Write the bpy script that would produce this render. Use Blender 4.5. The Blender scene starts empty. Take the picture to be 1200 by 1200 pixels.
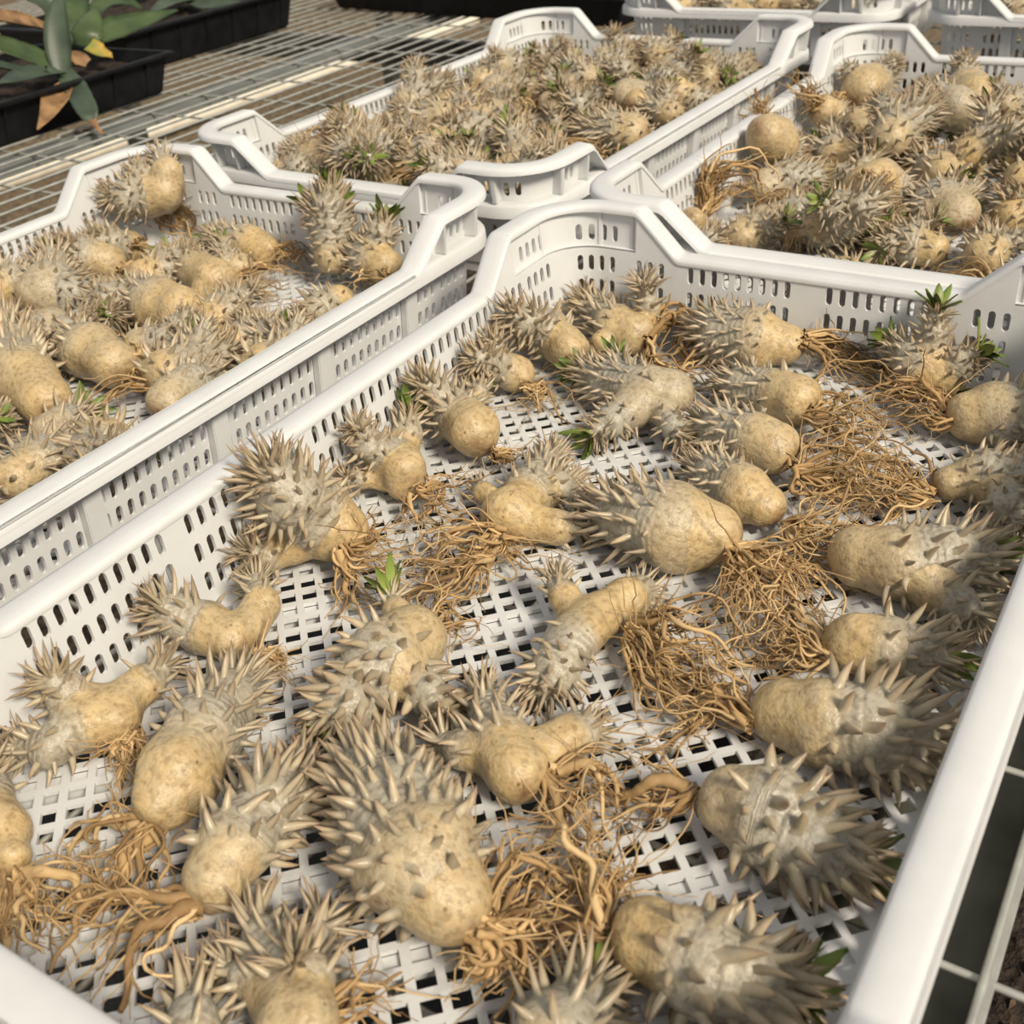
import bpy, bmesh, math, random
import numpy as np
from mathutils import Vector, Matrix

scene = bpy.context.scene
COL = scene.collection
RNG = np.random.default_rng(7)
random.seed(7)

# ------------------------------------------------------------------ camera
F_PX = 1310.46
CAM = np.array([0.208, -0.367, 0.3313])
_rx, _rr, _rz = 0.9894, -0.0911, 0.6036
def _R():
    cx, sx, cz, sz = math.cos(_rx), math.sin(_rx), math.cos(_rz), math.sin(_rz)
    cr, sr = math.cos(_rr), math.sin(_rr)
    Rx = np.array([[1, 0, 0], [0, cx, -sx], [0, sx, cx]])
    Rz = np.array([[cz, -sz, 0], [sz, cz, 0], [0, 0, 1]])
    Rr = np.array([[cr, -sr, 0], [sr, cr, 0], [0, 0, 1]])
    return Rz @ Rx @ Rr
CR = _R()
cam_data = bpy.data.cameras.new('camera')
cam = bpy.data.objects.new('camera', cam_data)
COL.objects.link(cam)
M = Matrix([list(map(float, CR[i])) + [float(CAM[i])] for i in range(3)] + [[0, 0, 0, 1]])
cam.matrix_world = M
cam_data.sensor_fit = 'HORIZONTAL'
cam_data.sensor_width = 36.0
cam_data.lens = 36.0 * F_PX / 1200.0
cam_data.clip_start = 0.02
cam_data.dof.use_dof = True
cam_data.dof.focus_distance = 0.58
cam_data.dof.aperture_fstop = 18.0
scene.camera = cam

# ------------------------------------------------------------------ light
world = bpy.data.worlds.new('world')
scene.world = world
world.use_nodes = True
wn = world.node_tree
bg = wn.nodes['Background']
bg.inputs[0].default_value = (0.97, 0.985, 1.0, 1)
bg.inputs[1].default_value = 0.43
sun_d = bpy.data.lights.new('sun', 'SUN')
sun_d.energy = 4.0
sun_d.angle = math.radians(14)
sun_d.color = (1.0, 0.90, 0.74)
sun = bpy.data.objects.new('sun', sun_d)
COL.objects.link(sun)
SUN_DIR = Vector((0.70, -0.26, 0.66)).normalized()      # towards the sun
sun.rotation_euler = SUN_DIR.to_track_quat('Z', 'Y').to_euler()
sun.location = (2, -0.5, 2)
vs = scene.view_settings
vs.view_transform = 'Standard'
vs.look = 'None'
vs.gamma = 1.0
vs.use_curve_mapping = False
vs.exposure = 0.10

# ------------------------------------------------------------------ pixel helpers (1200 x 1200 frame)
def ray(u, v):
    return CR @ np.array([(u - 600) / F_PX, -(v - 600) / F_PX, -1.0])
def onz(u, v, z):
    d = ray(u, v); return CAM + d * (z - CAM[2]) / d[2]
def onx(u, v, x):
    d = ray(u, v); return CAM + d * (x - CAM[0]) / d[0]
def depth(p):
    return -(CR.T @ (np.asarray(p) - CAM))[2]

# ------------------------------------------------------------------ scene helpers
def tag(o, label=None, cat=None, group=None, kind=None):
    if label: o['label'] = label
    if cat: o['category'] = cat
    if group: o['group'] = group
    if kind: o['kind'] = kind
    return o
def empty(name, loc=(0, 0, 0), rz=0.0):
    o = bpy.data.objects.new(name, None)
    o.empty_display_size = 0.02
    COL.objects.link(o)
    o.location = loc; o.rotation_euler = (0, 0, rz)
    return o
def link(name, me, parent=None):
    o = bpy.data.objects.new(name, me)
    COL.objects.link(o)
    if parent is not None: o.parent = parent
    return o
def mesh_from(name, V, Fq, mat, smooth=True, attr=None):
    """V (n,3); Fq list of index arrays (quads / tris, arrays of shape (m,k))"""
    me = bpy.data.meshes.new(name)
    if CLAMP[0]: V = inside_crate(V, CLAMP[0])
    V = np.asarray(V, np.float32)
    loops = []; starts = []; tot = 0
    for f in Fq:
        f = np.asarray(f, np.int32)
        if f.size == 0: continue
        k = f.shape[1]
        loops.append(f.ravel()); starts.append(tot + np.arange(len(f)) * k); tot += f.size
    me.vertices.add(len(V)); me.vertices.foreach_set('co', V.ravel())
    L = np.concatenate(loops); S = np.concatenate(starts).astype(np.int32)
    me.loops.add(len(L)); me.loops.foreach_set('vertex_index', L)
    me.polygons.add(len(S)); me.polygons.foreach_set('loop_start', S)
    me.update(calc_edges=True); me.validate()
    me.polygons.foreach_set('use_smooth', np.full(len(me.polygons), smooth))
    if attr is not None:
        a = me.color_attributes.new('tone', 'FLOAT_COLOR', 'POINT')
        c = np.ones((len(V), 4), np.float32); c[:, :attr.shape[1]] = attr
        if len(a.data) == len(V): a.data.foreach_set('color', c.ravel())
    me.materials.append(mat)
    return me
CLAMP = [None]          # crate whose walls the plant being built must not pierce
class MB:
    """collects polygons, builds one mesh"""
    def __init__(s): s.v = []; s.f = []
    def add(s, vs, fs):
        n = len(s.v); s.v += [tuple(map(float, v)) for v in vs]; s.f += [tuple(i + n for i in f) for f in fs]
    def box(s, lo, hi):
        x0, y0, z0 = lo; x1, y1, z1 = hi
        s.add([(x0,y0,z0),(x1,y0,z0),(x1,y1,z0),(x0,y1,z0),(x0,y0,z1),(x1,y0,z1),(x1,y1,z1),(x0,y1,z1)],
              [(0,3,2,1),(4,5,6,7),(0,1,5,4),(1,2,6,5),(2,3,7,6),(3,0,4,7)])
    def build(s, name, mat, merge=0.0, angle=None, bevel=0.0, smooth=False, recalc=True):
        bm = bmesh.new()
        vs = [bm.verts.new(v) for v in s.v]
        for f in s.f:
            try: bm.faces.new([vs[i] for i in f])
            except ValueError: pass
        if merge: bmesh.ops.remove_doubles(bm, verts=bm.verts, dist=merge)
        if bevel:
            bmesh.ops.bevel(bm, geom=list(bm.edges), offset=bevel, segments=2, affect='EDGES', clamp_overlap=True)
        if recalc: bmesh.ops.recalc_face_normals(bm, faces=bm.faces)
        me = bpy.data.meshes.new(name); bm.to_mesh(me); bm.free()
        me.materials.append(mat)
        if angle is not None or smooth:
            me.polygons.foreach_set('use_smooth', np.full(len(me.polygons), True))
            if angle is not None: me.set_sharp_from_angle(angle=math.radians(angle))
        return me
def tube_arrays(pts, rad, sides, base=0):
    """tube along pts (m,3) with radii rad (m)"""
    P = np.asarray(pts, float); m = len(P); rad = np.asarray(rad, float)
    T = np.gradient(P, axis=0); T /= np.linalg.norm(T, axis=1, keepdims=True) + 1e-12
    ref = np.array([0.31, 0.22, 0.925]); 
    if abs(T[0] @ ref) > 0.9: ref = np.array([1.0, 0.1, 0])
    N = np.cross(T, ref); N /= np.linalg.norm(N, axis=1, keepdims=True) + 1e-9
    B = np.cross(T, N)
    a = np.linspace(0, 2 * np.pi, sides, endpoint=False)
    V = P[:, None] + rad[:, None, None] * (np.cos(a)[None, :, None] * N[:, None] + np.sin(a)[None, :, None] * B[:, None])
    V = V.reshape(-1, 3)
    i = np.arange(m - 1)[:, None] * sides; j = np.arange(sides)[None]
    k = (j + 1) % sides
    F = np.stack([i + j, i + k, i + sides + k, i + sides + j], -1).reshape(-1, 4) + base
    return V, F
def tube_mesh(name, pts, r, mat, sides=8):
    V, F_ = tube_arrays(pts, np.full(len(pts), r) if np.isscalar(r) else r, sides)
    return mesh_from(name, V, [F_], mat)

# ------------------------------------------------------------------ materials
def new_mat(name):
    m = bpy.data.materials.new(name); m.use_nodes = True
    nt = m.node_tree; b = nt.nodes['Principled BSDF']
    return m, nt, b
def N(nt, typ, **kw):
    n = nt.nodes.new(typ)
    for k, v in kw.items():
        if k.startswith('i_'): n.inputs[k[2:].replace('_', ' ')].default_value = v
        else: setattr(n, k, v)
    return n
def ramp(nt, src, stops):
    r = nt.nodes.new('ShaderNodeValToRGB')
    e = r.color_ramp.elements
    while len(e) < len(stops): e.new(0.5)
    for k, (p, c) in enumerate(stops):
        e[k].position = p; e[k].color = (*c, 1)
    nt.links.new(src, r.inputs[0]); return r.outputs[0]
def mix(nt, fac, a, b, mode='MIX'):
    m = nt.nodes.new('ShaderNodeMix'); m.data_type = 'RGBA'; m.blend_type = mode
    for s, i in ((fac, 0), (a, 6), (b, 7)):
        if hasattr(s, 'links'): nt.links.new(s, m.inputs[i])
        else: m.inputs[i].default_value = s if i == 0 else (*s, 1)
    return m.outputs[2]
def noise(nt, scale, detail=4, rough=0.55, coord=None, dist=0.0):
    n = nt.nodes.new('ShaderNodeTexNoise')
    n.inputs['Scale'].default_value = scale; n.inputs['Detail'].default_value = detail
    n.inputs['Roughness'].default_value = rough; n.inputs['Distortion'].default_value = dist
    if coord is None:
        coord = nt.nodes.new('ShaderNodeTexCoord').outputs['Object']
    nt.links.new(coord, n.inputs['Vector'])
    return n.outputs['Fac']
def bump(nt, b, h, strength, dist):
    n = nt.nodes.new('ShaderNodeBump'); n.inputs['Strength'].default_value = strength
    n.inputs['Distance'].default_value = dist
    nt.links.new(h, n.inputs['Height']); nt.links.new(n.outputs[0], b.inputs['Normal'])

def mat_plastic():
    m, nt, b = new_mat('white_plastic')
    c = ramp(nt, noise(nt, 35, 5), [(0.3, (0.76, 0.76, 0.75)), (0.62, (0.815, 0.815, 0.81))])
    nt.links.new(c, b.inputs['Base Color'])
    b.inputs['Roughness'].default_value = 0.38
    b.inputs['Specular IOR Level'].default_value = 0.35
    bump(nt, b, noise(nt, 420, 3), 0.08, 0.001)
    t = nt.nodes.new('ShaderNodeBsdfTranslucent'); t.inputs[0].default_value = (0.88, 0.88, 0.86, 1)
    mx = nt.nodes.new('ShaderNodeMixShader'); mx.inputs[0].default_value = 0.22
    out = nt.nodes['Material Output']
    nt.links.new(b.outputs[0], mx.inputs[1]); nt.links.new(t.outputs[0], mx.inputs[2]); nt.links.new(mx.outputs[0], out.inputs[0])
    return m
def mat_caudex():
    m, nt, b = new_mat('caudex_skin')
    at = nt.nodes.new('ShaderNodeAttribute'); at.attribute_name = 'tone'
    sep = nt.nodes.new('ShaderNodeSeparateColor'); nt.links.new(at.outputs['Color'], sep.inputs[0])
    n1 = noise(nt, 90, 6, 0.62); n2 = noise(nt, 320, 4, 0.6); n3 = noise(nt, 38, 3)
    base = mix(nt, n1, (0.37, 0.235, 0.085), (0.76, 0.575, 0.30))
    n4 = noise(nt, 120, 5, 0.7, None, 0.6)
    base = mix(nt, ramp(nt, n4, [(0.46, (0, 0, 0)), (0.66, (0.6, 0.6, 0.6))]), base, (0.42, 0.34, 0.21))
    grey = mix(nt, n1, (0.20, 0.165, 0.112), (0.61, 0.55, 0.43))
    # crown factor with mottled border
    ad = nt.nodes.new('ShaderNodeMath'); ad.operation = 'MULTIPLY_ADD'
    nt.links.new(n3, ad.inputs[0]); ad.inputs[1].default_value = 0.55; nt.links.new(sep.outputs[0], ad.inputs[2])
    fr = nt.nodes.new('ShaderNodeMapRange'); fr.inputs[1].default_value = 0.33; fr.inputs[2].default_value = 0.85
    nt.links.new(ad.outputs[0], fr.inputs[0])
    c = mix(nt, fr.outputs[0], base, grey)
    # plant to plant tone
    c = mix(nt, sep.outputs[1], c, (0.37, 0.355, 0.30))
    # dirt at the root collar
    dm = nt.nodes.new('ShaderNodeMath'); dm.operation = 'MULTIPLY'
    nt.links.new(sep.outputs[2], dm.inputs[0]); nt.links.new(n1, dm.inputs[1])
    dr = nt.nodes.new('ShaderNodeMapRange'); dr.inputs[1].default_value = 0.22; dr.inputs[2].default_value = 0.6
    nt.links.new(dm.outputs[0], dr.inputs[0])
    c = mix(nt, dr.outputs[0], c, (0.22, 0.125, 0.055))
    spk = ramp(nt, n2, [(0.34, (0.42, 0.36, 0.28)), (0.52, (1, 1, 1))])
    c = mix(nt, 0.55, c, spk, 'MULTIPLY')
    vo = nt.nodes.new('ShaderNodeTexVoronoi'); vo.inputs['Scale'].default_value = 95
    nt.links.new(nt.nodes.new('ShaderNodeTexCoord').outputs['Object'], vo.inputs['Vector'])
    pit = ramp(nt, vo.outputs['Distance'], [(0.05, (0.25, 0.17, 0.10)), (0.10, (1, 1, 1))])
    c = mix(nt, 0.65, c, pit, 'MULTIPLY')
    nt.links.new(c, b.inputs['Base Color'])
    b.inputs['Roughness'].default_value = 0.36
    b.inputs['Specular IOR Level'].default_value = 0.5
    mu = nt.nodes.new('ShaderNodeMath'); mu.operation = 'MULTIPLY_ADD'
    nt.links.new(n2, mu.inputs[0]); mu.inputs[1].default_value = 0.75; nt.links.new(n1, mu.inputs[2])
    # ring wrinkles round the stem
    wv = nt.nodes.new('ShaderNodeMath'); wv.operation = 'MULTIPLY_ADD'
    nt.links.new(at.outputs['Alpha'], wv.inputs[0]); wv.inputs[1].default_value = 2 * math.pi / (0.0042 * 10)
    ns = nt.nodes.new('ShaderNodeMath'); ns.operation = 'MULTIPLY'; nt.links.new(noise(nt, 70, 2), ns.inputs[0]); ns.inputs[1].default_value = 14.0
    nt.links.new(ns.outputs[0], wv.inputs[2])
    sn = nt.nodes.new('ShaderNodeMath'); sn.operation = 'SINE'; nt.links.new(wv.outputs[0], sn.inputs[0])
    sm_ = nt.nodes.new('ShaderNodeMath'); sm_.operation = 'MULTIPLY'; nt.links.new(sn.outputs[0], sm_.inputs[0]); nt.links.new(fr.outputs[0], sm_.inputs[1])
    s2_ = nt.nodes.new('ShaderNodeMath'); s2_.operation = 'MULTIPLY_ADD'
    nt.links.new(sm_.outputs[0], s2_.inputs[0]); s2_.inputs[1].default_value = 0.16; nt.links.new(mu.outputs[0], s2_.inputs[2])
    bump(nt, b, s2_.outputs[0], 0.55, 0.0021)
    return m
def mat_attr(name, stops, rough=0.5, nscale=300, spec=0.3):
    m, nt, b = new_mat(name)
    at = nt.nodes.new('ShaderNodeAttribute'); at.attribute_name = 'tone'
    sep = nt.nodes.new('ShaderNodeSeparateColor'); nt.links.new(at.outputs['Color'], sep.inputs[0])
    c = ramp(nt, sep.outputs[0], stops)
    v = mix(nt, sep.outputs[1], (0.72, 0.72, 0.72), (1.15, 1.15, 1.15))
    c = mix(nt, 1.0, c, v, 'MULTIPLY')
    k = ramp(nt, noise(nt, nscale, 3), [(0.3, (0.8, 0.78, 0.75)), (0.7, (1, 1, 1))])
    c = mix(nt, 0.7, c, k, 'MULTIPLY')
    nt.links.new(c, b.inputs['Base Color'])
    b.inputs['Roughness'].default_value = rough
    b.inputs['Specular IOR Level'].default_value = spec
    return m, nt, b
def mat_simple(name, c0, c1, scale, rough=0.5, metal=0.0, bs=0.0, bd=0.001, spec=0.4):
    m, nt, b = new_mat(name)
    n1 = noise(nt, scale, 5)
    nt.links.new(ramp(nt, n1, [(0.32, c0), (0.68, c1)]), b.inputs['Base Color'])
    b.inputs['Roughness'].default_value = rough; b.inputs['Metallic'].default_value = metal
    b.inputs['Specular IOR Level'].default_value = spec
    if bs: bump(nt, b, n1, bs, bd)
    return m
PLASTIC = mat_plastic()
CAUDEX = mat_caudex()
SPINE, _, _ = mat_attr('spine', [(0.0, (0.41, 0.35, 0.245)), (0.25, (0.50, 0.42, 0.29)), (0.65, (0.45, 0.345, 0.22)), (1.0, (0.33, 0.22, 0.14))], 0.36, 260, 0.5)
ROOT, _, _ = mat_attr('root_bark', [(0.0, (0.29, 0.175, 0.08)), (0.5, (0.51, 0.335, 0.155)), (1.0, (0.66, 0.475, 0.255))], 0.62, 420, 0.2)
LEAF, _, _ = mat_attr('young_leaf', [(0.0, (0.30, 0.35, 0.08)), (1.0, (0.12, 0.20, 0.035))], 0.45, 200, 0.4)
STEEL = mat_simple('galvanised_steel', (0.42, 0.42, 0.38), (0.60, 0.59, 0.53), 60, 0.42, 0.55)
BEAM = mat_simple('weathered_steel', (0.05, 0.05, 0.036), (0.12, 0.12, 0.095), 25, 0.5, 0.4)
GALV = mat_simple('galvanised_channel', (0.19, 0.20, 0.185), (0.30, 0.315, 0.29), 14, 0.5, 0.3)
BLACK = mat_simple('black_plastic', (0.005, 0.005, 0.006), (0.012, 0.012, 0.013), 40, 0.5, 0, 0, 0, 0.2)
SOIL = mat_simple('potting_soil', (0.008, 0.006, 0.004), (0.055, 0.035, 0.022), 130, 0.9, 0, 1.0, 0.01)
GROUND = mat_simple('mulch_ground', (0.05, 0.034, 0.019), (0.27, 0.19, 0.105), 55, 0.9, 0, 1.0, 0.02)
TWIG = mat_simple('dry_twig', (0.20, 0.11, 0.055), (0.46, 0.31, 0.17), 90, 0.8)
CHIP = mat_simple('bark_chip', (0.03, 0.018, 0.012), (0.22, 0.14, 0.085), 45, 0.85)
PIPE = mat_simple('pale_pipe', (0.72, 0.64, 0.50), (0.86, 0.80, 0.68), 20, 0.5)
SHADE = mat_simple('shade_sheet', (0.010, 0.010, 0.009), (0.028, 0.027, 0.024), 300, 0.8)  # near-black colour in place of the shade below the crates
AGAVE = mat_simple('agave_leaf', (0.025, 0.045, 0.016), (0.075, 0.11, 0.038), 22, 0.42, 0, 0.2, 0.001)
AGAVE_B = mat_simple('agave_leaf_blue', (0.03, 0.045, 0.03), (0.07, 0.095, 0.058), 22, 0.45, 0, 0.2, 0.001)
DRY = mat_simple('dry_leaf', (0.11, 0.055, 0.022), (0.34, 0.20, 0.09), 60, 0.7, 0, 0.6, 0.002)
YELLOW = mat_simple('yellowing_leaf', (0.20, 0.22, 0.05), (0.62, 0.33, 0.05), 40, 0.5)
# ------------------------------------------------------------------ ground below the bench
GZ = -0.62
def ground():
    n = 90
    xs = np.linspace(-9.0, 3.5, n); ys = np.linspace(-3.0, 7.5, n)
    X, Y = np.meshgrid(xs, ys, indexing='ij')
    Z = GZ + 0.012 * np.sin(X * 3.1 + Y * 1.3) + 0.010 * np.sin(Y * 4.7 - X * 2.2)
    V = np.stack([X, Y, Z], -1).reshape(-1, 3)
    i = (np.arange(n - 1)[:, None] * n + np.arange(n - 1)[None]).ravel()
    o = link('ground', mesh_from('ground', V, [np.stack([i, i + n, i + n + 1, i + 1], -1)], GROUND))
    tag(o, 'brown mulch covered ground below the wire bench', None, None, 'structure')
ground()
def shade_sheet():  # added black sheet, makes the crate floor holes look deep in shade
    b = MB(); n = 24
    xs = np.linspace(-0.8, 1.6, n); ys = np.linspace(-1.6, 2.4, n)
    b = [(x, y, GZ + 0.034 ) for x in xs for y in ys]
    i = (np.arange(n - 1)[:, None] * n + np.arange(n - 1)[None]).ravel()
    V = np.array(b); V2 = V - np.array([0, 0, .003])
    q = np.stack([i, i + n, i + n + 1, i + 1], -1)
    o = link('shade_sheet', mesh_from('shade_sheet', np.vstack([V, V2]), [q, q[:, ::-1] + n * n], SHADE))
    tag(o, 'added black sheet on the ground standing in for shade beneath the crates', 'ground mat')
shade_sheet()

# ------------------------------------------------------------------ bench: wire mesh, channels, legs
BENCH_Z = -0.0105          # top of the wires = underside of the crates
def bench():
    t = empty('mesh_bench', (0, 0, GZ))
    tag(t, 'galvanised wire mesh bench top carrying the white crates and black trays', 'bench')
    r = 0.0016
    def child(name, me, loc=(0, 0, 0)):
        o = link(name, me, t); o.location = (loc[0], loc[1], loc[2] - GZ); return o
    zt = BENCH_Z - r
    longw = tube_mesh('wire', np.array([[0, -0.62, 0], [0, 1.0, 0], [0, 3.2, 0]]), r, STEEL, 6)
    longb = tube_mesh('wire', np.array([[0, -0.62, 0], [0, 0, 0], [0, 0.556, 0]]), r, STEEL, 6)
    x = 0.235
    k = 0
    while x > -2.2:
        if -1.16 < x < -1.02:
            child('wire', longb, (x, 0, zt + 0.0005))
            child('wire', longw, (x - 0.012, 1.18, zt))
        else:
            child('wire', longw, (x, 0, zt))
        x -= 0.0336; k += 1
    cross = tube_mesh('cross_wire', np.array([[-2.25, 0, 0], [-1, 0, 0], [0.30, 0, 0]]), r, STEEL, 6)
    y = -0.607
    while y < 3.0:
        child('cross_wire', cross, (0, y, zt - 2 * r)); y += 0.1
    # channels along the bench
    def channel(w, h, th, y0, y1, mat, name):
        b = MB()
        b.box((-w / 2, y0, -th), (w / 2, y1, 0))
        b.box((-w / 2, y0, -h), (-w / 2 + th, y1, -th))
        b.box((w / 2 - th, y0, -h), (w / 2, y1, -th))
        return b.build(name, mat, bevel=0.0008)
    zc = zt - 3 * r - 0.0005
    child('channel', channel(0.042, 0.014, 0.003, -0.62, 3.2, GALV, 'channel'), (-1.075, 0, zc))
    child('channel', channel(0.042, 0.014, 0.003, -0.62, 3.2, GALV, 'channel'), (-0.42, 0, zc))
    # edge beam: an L section, upright flange standing up to the wires
    b = MB()
    b.box((0.2025, -0.62, -0.012), (0.2050, 3.2, 0)); b.box((0.13, -0.62, -0.015), (0.2050, 3.2, -0.012))
    child('edge_beam', b.build('edge_beam', BEAM, bevel=0.0006), (0, 0, zt - 3 * r - 0.0002))
    b = MB()
    b.box((0.2020, -0.62, -0.0022), (0.2052, 3.2, 0))
    child('edge_strip', b.build('edge_strip', STEEL, bevel=0.0006), (0, 0, zt - r - 0.0001))
    for yy in (0.35, 1.55, 2.6):
        b = MB(); b.box((-2.2, -0.02, -0.045), (0.2, 0.02, 0))
        child('cross_beam', b.build('cross_beam', BEAM, bevel=0.002), (0, yy, zc - 0.079))
    lg = MB(); lg.box((-0.02, -0.02, GZ), (0.02, 0.02, zc - 0.125))
    lgm = lg.build('leg', BEAM, bevel=0.002)
    for lx in (0.15, -1.10, -2.15):
        for ly in (0.35, 1.55, 2.6):
            child('leg', lgm, (lx, ly, 0))
bench()

# pale pipe lying on the ground
pp = onz(180, 152, GZ + 0.03); pq = onz(378, 84, GZ + 0.03)
d_ = (pq - pp); 
o = link('irrigation_pipe', tube_mesh('irrigation_pipe', np.array([pp - d_ * 0.9, pp, pq, pq + d_ * 1.2]), 0.028, PIPE, 12))
tag(o, 'pale cream pipe lying on the ground under the bench', 'pipe')

# soil filled tray on a shelf below the right edge of the bench
def lower_tray():
    x0, x1, y0, y1, z0 = 0.02, 0.56, -0.30, 0.46, -0.235
    t = empty('soil_tray', ((x0 + x1) / 2, (y0 + y1) / 2, GZ))
    tag(t, 'black tray of dark soil and plant debris under the bench edge', 'tray')
    off = np.array([(x0 + x1) / 2, (y0 + y1) / 2, GZ])
    def ch(name, me):
        o = link(name, me, t); o.location = tuple(-off); return o
    b = MB()
    b.box((x0, y0, z0), (x1, y1, z0 + 0.004))
    for q in (((x0, y0, z0), (x0 + 0.004, y1, z0 + 0.06)), ((x1 - 0.004, y0, z0), (x1, y1, z0 + 0.06)),
              ((x0, y0, z0), (x1, y0 + 0.004, z0 + 0.06)), ((x0, y1 - 0.004, z0), (x1, y1, z0 + 0.06))): b.box(*q)
    ch('tray_shell', b.build('tray_shell', BLACK))
    n = 70
    X, Y = np.meshgrid(np.linspace(x0 + 0.005, x1 - 0.005, n), np.linspace(y0 + 0.005, y1 - 0.005, n), indexing='ij')
    Z = z0 + 0.045 + RNG.normal(0, 0.0028, X.shape) + 0.005 * np.sin(X * 40) * np.sin(Y * 33)
    i = (np.arange(n - 1)[:, None] * n + np.arange(n - 1)[None]).ravel()
    ch('soil', mesh_from('soil', np.stack([X, Y, Z], -1).reshape(-1, 3), [np.stack([i, i + n, i + n + 1, i + 1], -1)], SOIL))
    # legs of the shelf
    for lx in (x0 + 0.02, x1 - 0.02):
        for ly in (y0 + 0.02, y1 - 0.02):
            b = MB(); b.box((lx - 0.012, ly - 0.012, GZ + 0.0375), (lx + 0.012, ly + 0.012, z0))
            ch('leg', b.build('leg', BLACK))
    # twigs and chips
    Vs, Fs, base = [], [], 0
    for _ in range(240):
        c = np.array([RNG.uniform(x0 + .03, x1 - .03), RNG.uniform(y0 + .03, y1 - .03), z0 + 0.052 + RNG.uniform(0, .006)])
        a = RNG.uniform(0, 6.28); L_ = RNG.uniform(.008, .03)
        dd = np.array([math.cos(a), math.sin(a), RNG.uniform(-.15, .25)]) * L_
        bend = RNG.normal(0, .15, 3) * L_
        P = np.array([c - dd, c + bend, c + dd])
        V, F_ = tube_arrays(P, np.array([1, .9, .5]) * RNG.uniform(.0005, .0016), 4, base)
        Vs.append(V); Fs.append(F_); base += len(V)
    tag(ch('twigs', mesh_from('twigs', np.concatenate(Vs), [np.concatenate(Fs)], TWIG)), kind='stuff')
    b = MB()
    for _ in range(420):
        c = np.array([RNG.uniform(x0 + .02, x1 - .02), RNG.uniform(y0 + .02, y1 - .02), z0 + 0.048 + RNG.uniform(0, .006)])
        s = RNG.uniform(.002, .007); A = RNG.normal(0, 1, (3, 3)); q, _ = np.linalg.qr(A)
        sc = q * np.array([s, s * RNG.uniform(.4, .9), s * RNG.uniform(.25, .7)])[:, None]
        vv = [c + sx * sc[0] + sy * sc[1] + sz * sc[2] for sx, sy, sz in ((1,0,0),(-1,0,0),(0,1,0),(0,-1,0),(0,0,1),(0,0,-1))]
        b.add(vv, [(0,2,4),(2,1,4),(1,3,4),(3,0,4),(2,0,5),(1,2,5),(3,1,5),(0,3,5)])
    tag(ch('bark_chips', b.build('bark_chips', CHIP)), kind='stuff')
lower_tray()

# ------------------------------------------------------------------ crate
CW, CL = 0.3816, 0.60
H1, H2 = 0.056, 0.0845
RO = 0.046                  # flange corner radius
FLW = 0.0140                # flange width outside the wall face
DRAFT = 0.0055
LONG_LOW, LONG_TOP = 0.1138, 0.0835
SHORT_LOW, SHORT_TOP = 0.1006, 0.0702
PITCH = 0.0083
def perim(side, u, off, z):
    """point on side 0:+x 1:+y 2:-x 3:-y ; u runs counter-clockwise along the side, 0 in the middle;
    off = outward offset from the outer wall face at height z"""
    half = (CL if side % 2 == 0 else CW) / 2 - RO
    inset = FLW + DRAFT * (1 - min(max(z / H1, 0), 1.55))
    rad = RO - inset + off
    arc = RO - FLW
    hx, hy = CW / 2 - RO, CL / 2 - RO
    if u > half:
        a = min((u - half) / arc, math.pi / 2); c = half
    elif u < -half:
        a = max((u + half) / arc, -math.pi / 2); c = -half
    else:
        a = 0.0; c = u
    perp = hx if side % 2 == 0 else hy
    lx = perp + rad * math.cos(a); ly = c + rad * math.sin(a)
    k = side
    for _ in range(k): lx, ly = -ly, lx
    return (lx, ly, z)
def uend(side):
    half = (CL if side % 2 == 0 else CW) / 2 - RO
    return half + (RO - FLW) * math.pi / 4
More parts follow.
